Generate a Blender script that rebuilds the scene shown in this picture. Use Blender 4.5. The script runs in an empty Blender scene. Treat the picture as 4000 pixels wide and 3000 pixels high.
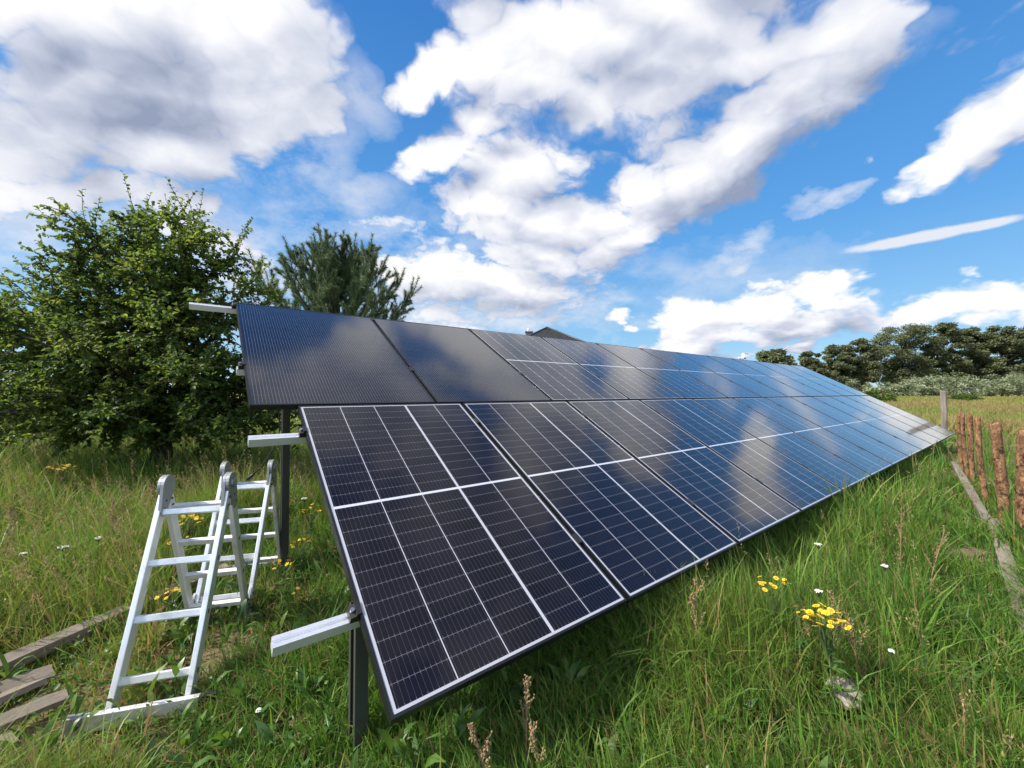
import bpy, bmesh, math, random
import numpy as np
from mathutils import Vector, Matrix, Euler

random.seed(7)
RNG = np.random.default_rng(7)
scene = bpy.context.scene
COL = scene.collection
R = math.radians

# ------------------------------------------------------------------ camera
EYE = 1.40
cam_data = bpy.data.cameras.new("camera")
cam_data.sensor_width = 36.0
cam_data.lens = 36.0 * 1564.74 / 4000.0
cam_data.clip_start = 0.02
cam_data.clip_end = 2000.0
cam = bpy.data.objects.new("camera", cam_data)
COL.objects.link(cam)
cam.matrix_world = Matrix.Translation((0, 0, EYE)) @ Euler((R(90) + 0.01903, 0, 0)).to_matrix().to_4x4() @ Matrix.Rotation(0.00189, 4, 'Z')
scene.camera = cam

# ------------------------------------------------------------------ light and exposure
SUN_AZ, SUN_EL = -106.0, 43.0          # degrees: azimuth from +Y towards +X, elevation
scene.view_settings.view_transform = 'Standard'
scene.view_settings.look = 'None'
scene.view_settings.exposure = 0.92
scene.view_settings.gamma = 1.0
scene.view_settings.use_curve_mapping = False
sun_vec = Vector((math.sin(R(SUN_AZ)) * math.cos(R(SUN_EL)), math.cos(R(SUN_AZ)) * math.cos(R(SUN_EL)), math.sin(R(SUN_EL))))
sun_data = bpy.data.lights.new("sun", 'SUN')
sun_data.energy = 4.4
sun_data.angle = R(4.0)               # a thin edge of cloud veils it a little
sun_data.color = (1.0, 0.93, 0.82)
sun = bpy.data.objects.new("sun", sun_data)
sun.rotation_euler = sun_vec.to_track_quat('Z', 'Y').to_euler()
COL.objects.link(sun)


class NT:
    """small helper to wire shader nodes"""
    def __init__(self, tree):
        self.t = tree
        self.n = tree.nodes
        self.l = tree.links
    def put(self, inp, v):
        if v is None:
            return
        if isinstance(v, bpy.types.NodeSocket):
            self.l.new(v, inp)
        elif isinstance(v, (tuple, list)) and inp.type == 'RGBA' and len(v) == 3:
            inp.default_value = (*v, 1.0)
        else:
            inp.default_value = v
    def node(self, kind, props=None, **ins):
        nd = self.n.new(kind)
        for k, v in (props or {}).items():
            setattr(nd, k, v)
        for k, v in ins.items():
            key = k.replace('_', ' ')
            self.put(nd.inputs[int(k[1:])] if k[0] == 'i' and k[1:].isdigit() else nd.inputs[key], v)
        return nd
    def m(self, op, a, b=None, c=None, clamp=False):
        nd = self.n.new('ShaderNodeMath')
        nd.operation = op
        nd.use_clamp = clamp
        for i, v in enumerate((a, b, c)):
            self.put(nd.inputs[i], v)
        return nd.outputs[0]
    def vm(self, op, a, b=None, scale=None):
        nd = self.n.new('ShaderNodeVectorMath')
        nd.operation = op
        self.put(nd.inputs[0], a)
        if b is not None:
            self.put(nd.inputs[1], b)
        if scale is not None:
            self.put(nd.inputs['Scale'], scale)
        return nd.outputs['Value'] if op in ('LENGTH', 'DOT_PRODUCT', 'DISTANCE') else nd.outputs[0]
    def mix(self, f, a, b):
        nd = self.n.new('ShaderNodeMix')
        nd.data_type = 'RGBA'
        self.put(nd.inputs[0], f)
        self.put(nd.inputs[6], a)
        self.put(nd.inputs[7], b)
        return nd.outputs[2]
    def smooth(self, v, lo, hi, a=0.0, b=1.0):
        nd = self.n.new('ShaderNodeMapRange')
        nd.interpolation_type = 'SMOOTHSTEP'
        self.put(nd.inputs[0], v)
        for i, x in enumerate((lo, hi, a, b)):
            self.put(nd.inputs[i + 1], x)
        return nd.outputs[0]
    def noise(self, vec, scale, detail=4.0, rough=0.5, out='Fac', dist=0.0):
        nd = self.n.new('ShaderNodeTexNoise')
        self.put(nd.inputs['Vector'], vec)
        self.put(nd.inputs['Scale'], scale)
        self.put(nd.inputs['Detail'], detail)
        self.put(nd.inputs['Roughness'], rough)
        self.put(nd.inputs['Distortion'], dist)
        return nd.outputs[0] if out == 'Fac' else nd.outputs[1]
    def ramp(self, v, stops):
        nd = self.n.new('ShaderNodeValToRGB')
        self.put(nd.inputs[0], v)
        el = nd.color_ramp.elements
        while len(el) < len(stops):
            el.new(0.5)
        for e, (p, c) in zip(el, stops):
            e.position = p
            e.color = (*c, 1.0)
        return nd.outputs[0]


# ------------------------------------------------------------------ sky: clear air plus a field of cumulus
# azimuth, elevation, half width, half height, turn (all degrees), weight
CLOUDS = [
    (-8.8,38.9,5.1,2.3,17.2,0.9),(12.1,22.9,5.7,2.5,2.9,0.9),(5.5,23.6,5.9,2.8,-2.5,0.9),(-34.5,32.3,9.7,4.9,23.4,1.0),(-44.9,33.2,9.8,3.7,28.7,1.0),
    (-42.3,29.6,12.0,5.2,26.6,1.0),(-32.8,37.8,7.1,3.7,24.0,1.0),(-47.1,29.0,10.5,4.4,30.2,1.0),(-36.8,35.7,8.8,3.7,23.9,1.0),
    (-29.8,35.7,6.3,4.4,30.9,1.0),(-26.0,32.9,3.4,2.5,26.7,0.8),(-49.7,23.1,7.0,3.6,32.5,1.0),(-41.5,25.5,9.4,3.2,16.4,1.0),
    (-50.7,17.4,6.6,2.0,21.3,0.85),(-40.3,20.7,7.2,2.3,-0.4,0.8),(-32.1,29.7,6.0,2.9,19.7,0.95),(-52.0,30.2,4.5,1.9,35.8,1.0),
    (-36.5,16.9,7.9,2.6,-17.7,0.7),(-32.4,13.5,5.1,2.7,-7.4,0.7),(-25.8,14.9,6.5,2.8,8.4,0.6),(-18.5,20.9,7.6,1.7,-7.3,0.42),
    (-23.2,24.5,3.2,0.9,-8.6,0.4),(-2.5,40.0,7.1,2.9,11.9,1.0),(4.2,37.5,9.2,3.7,2.4,1.0),(-13.7,36.5,4.6,1.8,26.8,0.85),(11.4,34.8,5.6,2.8,3.0,0.85),
    (-9.7,30.5,5.1,2.5,23.4,0.95),(1.5,29.1,7.5,3.4,9.1,1.0),(-1.8,24.8,7.0,2.2,4.8,1.0),(0.2,21.9,7.3,2.3,4.2,1.0),(8.2,30.8,3.3,2.5,-8.0,0.75),
    (-3.8,34.4,4.0,1.8,2.3,0.9),(32.9,32.1,6.9,3.6,15.5,1.0),(24.7,26.8,8.6,4.0,14.7,1.0),(18.3,25.8,4.6,3.8,-22.9,1.0),(28.9,28.8,6.9,4.1,14.3,1.0),
    (9.5,21.7,5.1,2.3,8.6,0.9),(14.6,20.2,8.4,2.4,13.5,0.95),(4.2,18.4,7.8,2.4,7.6,0.95),(-9.7,16.3,9.6,2.4,5.7,1.0),(-3.1,14.4,12.9,2.5,0.9,1.0),
    (-0.4,11.9,7.3,1.6,0.2,0.8),(-16.0,17.7,3.7,1.3,5.4,0.95),(21.9,41.3,20.1,2.8,-11.5,1.0),(31.1,36.6,9.6,2.3,-6.1,0.9),(39.1,33.2,4.6,3.4,2.2,0.9),
    (38.3,36.3,7.9,3.1,-13.6,0.95),(14.7,40.3,10.1,3.1,-8.0,0.95),(36.6,32.9,4.7,3.5,15.0,0.95),(-5.2,44.2,3.6,1.8,0.3,0.7),
    (44.0,32.6,2.7,1.6,-12.3,0.55),(50.7,23.2,3.0,2.3,32.1,0.95),(47.5,21.5,3.2,1.5,20.3,0.9),(42.1,23.5,1.7,0.6,29.1,0.6),(53.5,24.3,3.1,2.9,4.0,0.9),
    (24.5,9.1,5.5,2.7,0.5,1.0),(31.3,10.2,5.9,2.3,-6.9,1.0),(38.8,9.9,3.8,1.8,-22.8,1.0),(24.5,6.7,6.0,1.5,-3.1,0.9),(35.0,8.0,7.2,1.9,-5.7,0.95),
    (29.8,7.3,8.0,1.7,-4.2,0.9),(49.4,8.5,3.7,1.6,19.2,1.0),(46.0,7.2,4.2,1.2,4.1,1.0),(52.5,8.8,2.3,1.5,-19.7,1.0),(14.5,10.0,2.1,0.8,7.4,0.85),
    (16.1,8.8,1.3,0.6,-2.8,0.85),(35.4,5.1,1.1,0.7,16.6,0.9),(-11.6,10.0,3.8,1.6,2.5,0.75),(-5.7,9.5,5.2,0.9,1.1,0.6),(31.7,4.9,3.8,0.6,-2.9,0.7),
]
GREYS = [
    (-45.8,27.9,10.6,3.9,18.5,1.0),(-42.3,26.4,8.4,2.3,16.7,0.8),(-49.1,23.0,6.3,2.4,26.6,0.8),(29.4,25.4,8.7,3.2,22.5,0.42),(23.0,23.6,7.6,1.6,7.8,0.36),
    (24.8,41.3,23.0,2.4,-13.0,0.42),(41.5,33.3,6.5,3.9,-18.8,0.42),(-3.1,12.8,16.0,1.5,0.8,0.3),(30.8,6.9,10.7,1.0,-4.0,0.36),(48.2,7.0,5.3,0.6,7.4,0.4),
    (50.4,21.9,3.9,2.8,33.5,0.6),(8.2,34.6,7.9,2.3,-4.1,0.15),(-32.4,11.4,7.6,2.7,8.0,0.2),(-36.6,20.7,8.4,2.4,-1.7,0.25),
]
VEILS = [
    (30.1,17.1,2.9,1.0,21.5,1.0),(29.9,17.2,1.9,0.9,21.1,1.0),(37.9,20.5,2.1,0.8,-5.5,1.0),(12.0,12.1,3.8,0.9,-2.5,0.8),(5.5,9.6,3.9,1.0,-0.9,0.8),
    (8.8,13.6,1.5,0.9,26.0,1.0),(-3.7,10.2,17.7,1.9,0.8,0.9),(24.6,14.6,16.0,3.5,3.9,0.35),(-36.1,16.0,9.5,4.5,1.8,0.9),(-28.0,21.1,7.5,2.7,-9.0,0.7),
    (-32.4,11.9,8.0,3.3,-3.2,0.9),(-18.4,19.2,11.6,3.5,-7.8,0.8),(-23.2,24.5,7.0,2.1,-8.3,0.7),(-49.0,19.2,8.1,2.6,22.0,1.0),
    (-10.3,11.7,10.2,2.5,2.3,0.8),(-50.6,14.3,4.6,2.6,24.5,0.9),(-29.6,27.6,6.3,3.6,19.3,0.8),(-22.1,35.0,4.5,3.0,-77.3,0.6),(42.9,32.0,4.2,2.0,3.9,0.5),
    (-25.2,8.7,10.8,2.3,4.3,0.7),(27.8,16.4,5.0,0.9,13.3,0.5),
]
STREAKS = [
    (45.8,15.2,6.9,0.6,4.3,1.0),(49.7,15.2,3.0,0.5,8.2,0.9),
]

# the part of the sky above and beside the view, which the glass mirrors
CLOUDS += [(10, 42, 8, 3.5, 10, 1.0), (23, 38, 12, 6, 20, 0.95), (-9, 50, 7, 4.5, 0, 1.0), (4, 53, 12, 4, 0, 1.0), (-6, 58, 15, 6, 0, 1.0), (14, 59, 16, 7, 0, 1.0), (40, 62, 24, 9, 0, 1.0), (62, 58, 18, 8, 0, 0.95), (33, 48, 14, 6, 20, 1.0), (30, 74, 40, 7, 0, 0.9),
           (56, 8, 6, 3, 0, 0.9), (70, 13, 9, 4, 10, 0.9), (95, 20, 16, 7, 0, 0.9), (-75, 28, 16, 10, 0, 1.0), (-95, 18, 18, 6, 0, 0.95),
           (150, 30, 26, 12, 10, 1.0), (-150, 35, 24, 11, -10, 1.0), (120, 48, 15, 9, 0, 0.9), (-120, 55, 15, 8, 0, 0.8), (165, 60, 16, 9, 0, 0.8),  # unseen clouds behind the camera, added to help fill in the light
           (100, 62, 14, 8, 0, 0.8)]
GREYS += [(-6, 58, 16, 7, 0, 0.6), (12, 60, 18, 8, 0, 0.75), (40, 62, 28, 11, 0, 1.0), (62, 58, 20, 10, 0, 1.0), (33, 50, 14, 7, 20, 0.7), (23, 38, 9, 4, 20, 0.3), (30, 74, 44, 9, 0, 1.0)]


FRAMES = (-20, 0, 20, 40)


def sky_frames(nt, vec):
    """azimuth and elevation in degrees, once for each of a few turned frames"""
    s = nt.node('ShaderNodeSeparateXYZ', i0=vec)
    az = nt.m('MULTIPLY', nt.m('ARCTAN2', s.outputs[0], s.outputs[1]), 57.29578)
    el = nt.m('MULTIPLY', nt.m('ARCSINE', s.outputs[2]), 57.29578)
    out = {}
    for a in FRAMES:
        c, n = math.cos(R(a)), math.sin(R(a))
        x = nt.m('ADD', nt.m('MULTIPLY', az, c), nt.m('MULTIPLY', el, n))
        y = nt.m('SUBTRACT', nt.m('MULTIPLY', el, c), nt.m('MULTIPLY', az, n))
        out[a] = nt.node('ShaderNodeCombineXYZ', i0=x, i1=y).outputs[0]
    return out


def cloud_field(nt, frames, blobs, spread):
    total = None
    for k, (az, el, rx, ry, rot, w) in enumerate(blobs):
        if k % 12 == 11:     # the unused third coordinate orders the node evaluation, so the shader stack stays small
            tie = nt.node('ShaderNodeCombineXYZ', i2=total).outputs[0]
            frames = {q: nt.vm('ADD', f, tie) for q, f in frames.items()}
        a = min(FRAMES, key=lambda f: abs(f - rot))
        c, n = math.cos(R(a)), math.sin(R(a))
        x, y = az * c + el * n, el * c - az * n
        sx, sy = 1 / (rx * spread), 1 / (ry * spread)
        ma = nt.n.new('ShaderNodeVectorMath')
        ma.operation = 'MULTIPLY_ADD'
        nt.put(ma.inputs[0], frames[a])
        ma.inputs[1].default_value = (sx, sy, 0)
        ma.inputs[2].default_value = (-x * sx, -y * sy, max(0.0, 1 - w))
        v = nt.node('ShaderNodeTexGradient', {'gradient_type': 'SPHERICAL'}, Vector=ma.outputs[0]).outputs['Fac']
        total = v if total is None else nt.m('MAXIMUM', total, v)
    return total


world = bpy.data.worlds.new("World")
scene.world = world
world.use_nodes = True
world.cycles.sampling_method = "MANUAL"
world.cycles.sample_map_resolution = 256
wt = NT(world.node_tree)
wt.n.clear()
sky = wt.node('ShaderNodeTexSky', {'sky_type': 'NISHITA', 'sun_disc': False, 'sun_elevation': R(SUN_EL), 'sun_rotation': R(SUN_AZ), 'air_density': 1.0, 'dust_density': 0.4, 'ozone_density': 2.5, 'altitude': 50.0})
geo = wt.node('ShaderNodeTexCoord').outputs['Generated']
xyz = wt.node('ShaderNodeSeparateXYZ', i0=geo)
up = xyz.outputs[2]
# puffs get smaller towards the horizon, as clouds farther off do
zz = wt.m('ADD', wt.m('MAXIMUM', up, 0.0), 0.45)
flat = wt.vm('SCALE', geo, None, wt.m('DIVIDE', 1.0, zz))
S = sun_vec

grp = bpy.data.node_groups.new("cloud_density", 'ShaderNodeTree')
grp.interface.new_socket("Direction", in_out='INPUT', socket_type='NodeSocketVector')
grp.interface.new_socket("Flat", in_out='INPUT', socket_type='NodeSocketVector')
for out_name in ("Density", "Field", "Puffs"):
    grp.interface.new_socket(out_name, in_out='OUTPUT', socket_type='NodeSocketFloat')
gt = NT(grp)
gi = gt.n.new('NodeGroupInput')
go = gt.n.new('NodeGroupOutput')
wob = gt.vm('SUBTRACT', gt.noise(gi.outputs[1], 3.0, 4.0, 0.6, 'Color'), (0.5, 0.5, 0.5))
dirw = gt.vm('NORMALIZE', gt.vm('ADD', gi.outputs[0], gt.vm('SCALE', wob, None, 0.15)))
field = cloud_field(gt, sky_frames(gt, dirw), CLOUDS, 2.2)
n1 = gt.noise(gi.outputs[1], 3.4, 11.0, 0.62)
curl = gt.vm('ADD', gi.outputs[1], gt.vm('SCALE', wob, None, 0.22))
b1 = gt.m('ABSOLUTE', gt.m('SUBTRACT', gt.noise(curl, 5.5, 2.0, 0.5), 0.5))
b2 = gt.m('ABSOLUTE', gt.m('SUBTRACT', gt.noise(curl, 13.0, 3.0, 0.55), 0.5))
puffs = gt.m('ADD', gt.m('MULTIPLY', gt.m('SUBTRACT', b1, 0.10), 0.95), gt.m('MULTIPLY', gt.m('SUBTRACT', b2, 0.08), 0.75))
dens = gt.m('ADD', gt.m('POWER', field, 0.8), gt.m('MULTIPLY', gt.m('SUBTRACT', n1, 0.5), 1.05))
dens = gt.m('ADD', dens, puffs)
gt.l.new(dens, go.inputs[0])
gt.l.new(field, go.inputs[1])
gt.l.new(puffs, go.inputs[2])


def density(v, f):
    nd = wt.n.new('ShaderNodeGroup')
    nd.node_tree = grp
    wt.put(nd.inputs[0], v)
    wt.put(nd.inputs[1], f)
    return nd.outputs


d0, f0, pf = density(geo, flat)
shift = 0.085
v1 = wt.vm('NORMALIZE', wt.vm('ADD', geo, tuple(S * shift)))
z1 = wt.m('ADD', wt.m('MAXIMUM', wt.node('ShaderNodeSeparateXYZ', i0=v1).outputs[2], 0.0), 0.45)
flat1 = wt.vm('SCALE', v1, None, wt.m('DIVIDE', 1.0, z1))
f1 = density(v1, flat1)[1]
grey = cloud_field(wt, sky_frames(wt, wt.vm('NORMALIZE', wt.vm('ADD', geo, wt.vm('SCALE', wt.vm('SUBTRACT', wt.noise(flat, 2.0, 3.0, 0.6, 'Color'), (0.5, 0.5, 0.5)), None, 0.16)))), GREYS, 1.5)
alpha = wt.smooth(d0, 0.40, 0.69)
plain = sky_frames(wt, geo)
soft = sky_frames(wt, wt.vm('NORMALIZE', wt.vm('ADD', geo, wt.vm('SCALE', wt.vm('SUBTRACT', wt.noise(flat, 3.5, 5.0, 0.6, 'Color'), (0.5, 0.5, 0.5)), None, 0.22))))
hz = cloud_field(wt, soft, VEILS, 1.6)
hz = wt.m('MULTIPLY', hz, wt.smooth(wt.noise(flat, 4.0, 9.0, 0.62), 0.36, 0.62), None, True)
st = cloud_field(wt, plain, STREAKS, 1.5)
st = wt.smooth(wt.m('ADD', st, wt.m('MULTIPLY', wt.m('SUBTRACT', wt.noise(flat, 14.0, 5.0, 0.6), 0.5), 0.5)), 0.25, 0.6)
veil = wt.m('MAXIMUM', wt.m('MULTIPLY', wt.m('POWER', hz, 0.7), 0.85, None, True), wt.m('MULTIPLY', st, 0.9))
body = wt.m('DIVIDE', alpha, wt.m('ADD', wt.m('ADD', alpha, veil), 0.001))
alpha = wt.m('MAXIMUM', alpha, veil)
relief = wt.m('ADD', wt.m('MULTIPLY', wt.m('SUBTRACT', f0, f1), 1.1), wt.m('MULTIPLY', pf, 0.8))
lit = wt.m('ADD', 0.67, relief)
lit = wt.m('SUBTRACT', lit, wt.m('MULTIPLY', wt.m('POWER', grey, 0.8), 0.62))
lit = wt.m('MINIMUM', wt.m('MAXIMUM', lit, 0.05), 1.0)
cloud_col = wt.ramp(lit, [(0.0, (2.4, 2.9, 4.2)), (0.40, (5.0, 5.4, 6.6)), (0.70, (7.4, 7.6, 8.3)), (1.0, (9.6, 9.5, 9.4))])
glow = wt.m('POWER', wt.m('MAXIMUM', wt.vm('DOT_PRODUCT', geo, tuple(S)), 0.0), 14.0)
cloud_col = wt.mix(wt.m('MULTIPLY', glow, 0.25), cloud_col, (14.0, 13.8, 13.4))
clear = wt.ramp(up, [(0.0, (4.6, 7.2, 9.3)), (0.10, (3.0, 6.0, 9.0)), (0.34, (1.15, 4.0, 8.6)), (0.70, (0.46, 2.3, 6.6)), (1.0, (0.20, 1.0, 3.4))])
blue = wt.mix(0.7, wt.node('ShaderNodeHueSaturation', Saturation=1.2, Value=1.0, Color=sky.outputs[0]).outputs[0], clear)
below = wt.smooth(up, -0.02, 0.0)
cloud_col = wt.mix(body, (7.6, 7.8, 8.3), cloud_col)
behind = wt.smooth(xyz.outputs[1], 0.05, -0.5, 1.0, 3.2)      # clouds behind the camera are brightened, as added fill light
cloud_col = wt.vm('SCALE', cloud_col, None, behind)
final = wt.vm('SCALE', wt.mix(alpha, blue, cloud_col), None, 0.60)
final = wt.mix(below, (1.2, 1.4, 0.8), final)
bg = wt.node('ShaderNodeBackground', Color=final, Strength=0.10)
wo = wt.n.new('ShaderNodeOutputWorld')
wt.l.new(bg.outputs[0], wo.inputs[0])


# ------------------------------------------------------------------ building helpers
def tag(o, label=None, cat=None, group=None, kind=None):
    if label:
        o["label"] = label
    if cat:
        o["category"] = cat
    if group:
        o["group"] = group
    if kind:
        o["kind"] = kind
    return o


def link(o, parent=None):
    COL.objects.link(o)
    if parent is not None:
        o.parent = parent
    return o


def empty(name, loc=(0, 0, 0), rotz=0.0, mat=None):
    o = bpy.data.objects.new(name, None)
    o.empty_display_size = 0.1
    if mat is not None:
        o.matrix_world = mat
    else:
        o.location = loc
        o.rotation_euler = (0, 0, rotz)
    return link(o)


class MB:
    """collects shapes and links them as ONE mesh object"""
    def __init__(self):
        self.v, self.f, self.u = [], [], []
    def add(self, verts, faces):
        b = len(self.v)
        self.v += [tuple(p) for p in verts]
        self.f += [tuple(i + b for i in fc) for fc in faces]
    def box(self, lo, hi, mat=None):
        x0, y0, z0 = lo
        x1, y1, z1 = hi
        vs = [(x0, y0, z0), (x1, y0, z0), (x1, y1, z0), (x0, y1, z0), (x0, y0, z1), (x1, y0, z1), (x1, y1, z1), (x0, y1, z1)]
        if mat is not None:
            vs = [mat @ Vector(p) for p in vs]
        self.add(vs, [(0, 3, 2, 1), (4, 5, 6, 7), (0, 1, 5, 4), (1, 2, 6, 5), (2, 3, 7, 6), (3, 0, 4, 7)])
    def prism(self, profile, p0, p1, side, up):
        """profile points (a, b) along side and up, swept from p0 to p1"""
        p0, p1, side, up = Vector(p0), Vector(p1), Vector(side), Vector(up)
        n = len(profile)
        vs = [p0 + side * a + up * b for a, b in profile] + [p1 + side * a + up * b for a, b in profile]
        fs = [(i, (i + 1) % n, n + (i + 1) % n, n + i) for i in range(n)]
        fs += [tuple(range(n))[::-1], tuple(range(n, 2 * n))]
        self.add(vs, fs)
    def beam(self, p0, p1, w, h, up=(0, 0, 1)):
        p0, p1, up = Vector(p0), Vector(p1), Vector(up)
        d = (p1 - p0).normalized()
        s = d.cross(up).normalized()
        u = s.cross(d)
        self.prism([(-w / 2, -h / 2), (w / 2, -h / 2), (w / 2, h / 2), (-w / 2, h / 2)], p0, p1, s, u)
    def tube(self, pts, rad, n=8, cap=True):
        pts = [Vector(p) for p in pts]
        if not isinstance(rad, (list, tuple)):
            rad = [rad] * len(pts)
        vs = []
        t0 = (pts[1] - pts[0]).normalized()
        ref = Vector((0, 0, 1)) if abs(t0.z) < 0.9 else Vector((1, 0, 0))
        s = t0.cross(ref).normalized()
        for i, p in enumerate(pts):
            a, b = pts[max(i - 1, 0)], pts[min(i + 1, len(pts) - 1)]
            t = (b - a).normalized()
            s = (s - t * s.dot(t)).normalized()
            u = t.cross(s)
            for k in range(n):
                q = 2 * math.pi * k / n
                vs.append(p + (s * math.cos(q) + u * math.sin(q)) * rad[i])
        fs = []
        for i in range(len(pts) - 1):
            for k in range(n):
                fs.append((i * n + k, i * n + (k + 1) % n, (i + 1) * n + (k + 1) % n, (i + 1) * n + k))
        if cap:
            fs.append(tuple(range(n))[::-1])
            fs.append(tuple(range((len(pts) - 1) * n, len(pts) * n)))
        self.add(vs, fs)
    def build(self, name, mat, parent=None, smooth=False, bevel=0.0, tagged=None):
        me = bpy.data.meshes.new(name)
        me.from_pydata([tuple(p) for p in self.v], [], self.f)
        me.materials.append(mat)
        if smooth:
            me.polygons.foreach_set('use_smooth', [True] * len(me.polygons))
        me.update()
        o = link(bpy.data.objects.new(name, me), parent)
        if bevel:
            md = o.modifiers.new("bevel", 'BEVEL')
            md.width = bevel
            md.segments = 2
            md.limit_method = 'ANGLE'
            md.angle_limit = R(40)
        return o


def np_mesh(name, verts, quads, mat, parent=None, tint=None, smooth=False):
    """mesh from numpy arrays: verts (N,3), quads (M,4) or triangles (M,3); tint = per-vertex (N,3) data"""
    verts = np.asarray(verts, np.float32)
    quads = np.asarray(quads, np.int32)
    k = quads.shape[1]
    me = bpy.data.meshes.new(name)
    me.vertices.add(len(verts))
    me.vertices.foreach_set('co', verts.ravel())
    me.loops.add(quads.size)
    me.loops.foreach_set('vertex_index', quads.ravel())
    me.polygons.add(len(quads))
    me.polygons.foreach_set('loop_start', np.arange(0, quads.size, k, dtype=np.int32))
    me.polygons.foreach_set('loop_total', np.full(len(quads), k, np.int32))
    if smooth:
        me.polygons.foreach_set('use_smooth', np.ones(len(quads), bool))
    if tint is not None:
        at = me.color_attributes.new("tint", 'FLOAT_COLOR', 'POINT')
        buf = np.ones((len(verts), 4), np.float32)
        buf[:, :3] = tint
        at.data.foreach_set('color', buf.ravel())
    me.materials.append(mat)
    me.update(calc_edges=True)
    return link(bpy.data.objects.new(name, me), parent)


def copy_tree(o, parent=None):
    c = o.copy()
    link(c, parent)
    for ch in list(o.children):
        copy_tree(ch, c)
    return c


# ------------------------------------------------------------------ materials
def material(name):
    m = bpy.data.materials.new(name)
    m.use_nodes = True
    nt = NT(m.node_tree)
    nt.n.clear()
    return m, nt


def finish(nt, shader, disp=None):
    out = nt.n.new('ShaderNodeOutputMaterial')
    nt.l.new(shader, out.inputs['Surface'])
    if disp is not None:
        nt.l.new(disp, out.inputs['Displacement'])


def principled(nt, color, rough, metallic=0.0, normal=None, spec=None, **kw):
    nd = nt.n.new('ShaderNodeBsdfPrincipled')
    nt.put(nd.inputs['Base Color'], color)
    nt.put(nd.inputs['Roughness'], rough)
    nt.put(nd.inputs['Metallic'], metallic)
    if spec is not None:
        nt.put(nd.inputs['Specular IOR Level'], spec)
    if normal is not None:
        nt.put(nd.inputs['Normal'], normal)
    for k, v in kw.items():
        nt.put(nd.inputs[k.replace('_', ' ')], v)
    return nd.outputs[0]


def bump(nt, h, strength=0.3, dist=0.01):
    return nt.node('ShaderNodeBump', Height=h, Strength=strength, Distance=dist).outputs[0]


def tc(nt, what='Object'):
    return nt.n.new('ShaderNodeTexCoord').outputs[what]


def mat_aluminium(name, base=(0.62, 0.63, 0.64), rough=0.42, scale=60, stretch=(1, 1, 1), dirt=0.25, metal=0.6):
    m, nt = material(name)
    v = nt.node('ShaderNodeMapping', Vector=tc(nt), Scale=stretch).outputs[0]
    n = nt.noise(v, scale, 5, 0.6)
    big = nt.noise(tc(nt), 9, 4, 0.6)
    col = nt.mix(nt.m('MULTIPLY', nt.smooth(big, 0.5, 0.75), dirt), base, (0.30, 0.29, 0.27))
    r = nt.m('ADD', rough - 0.08, nt.m('MULTIPLY', n, 0.18))
    finish(nt, principled(nt, col, r, metal, bump(nt, n, 0.08, 0.002)))
    return m


M_ALU = mat_aluminium("ladder aluminium", (0.80, 0.81, 0.83), 0.40, 90, (1, 1, 0.1), 0.45)
M_RAIL = mat_aluminium("mill finish rail", (0.76, 0.77, 0.80), 0.36, 120, (0.05, 1, 1), 0.15)
M_PLATE = mat_aluminium("zinc plated steel", (0.30, 0.31, 0.32), 0.5, 60, (1, 1, 1), 0.8)


def mat_plain(name, col, rough, metallic=0.0, var=0.25, scale=12.0, spec=None, bumps=0.1):
    m, nt = material(name)
    n = nt.noise(tc(nt), scale, 6, 0.6)
    c = nt.mix(nt.m('MULTIPLY', n, var), col, tuple(min(1, x * 0.45) for x in col))
    finish(nt, principled(nt, c, nt.m('ADD', rough, nt.m('MULTIPLY', nt.m('SUBTRACT', n, 0.5), 0.2)), metallic, bump(nt, n, bumps, 0.003), spec))
    return m


M_STEEL = mat_plain("graphite coated steel", (0.048, 0.052, 0.045), 0.5, 0.0, 0.3, 40)
M_FRAME = mat_plain("black anodised frame", (0.006, 0.006, 0.007), 0.36, 0.0, 0.2, 50, 0.6)
M_BLACK = mat_plain("black plastic", (0.012, 0.012, 0.012), 0.5, 0, 0.2, 60)
M_BOLT = mat_plain("bright bolt", (0.6, 0.6, 0.6), 0.3, 1.0, 0.2, 200)


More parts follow.
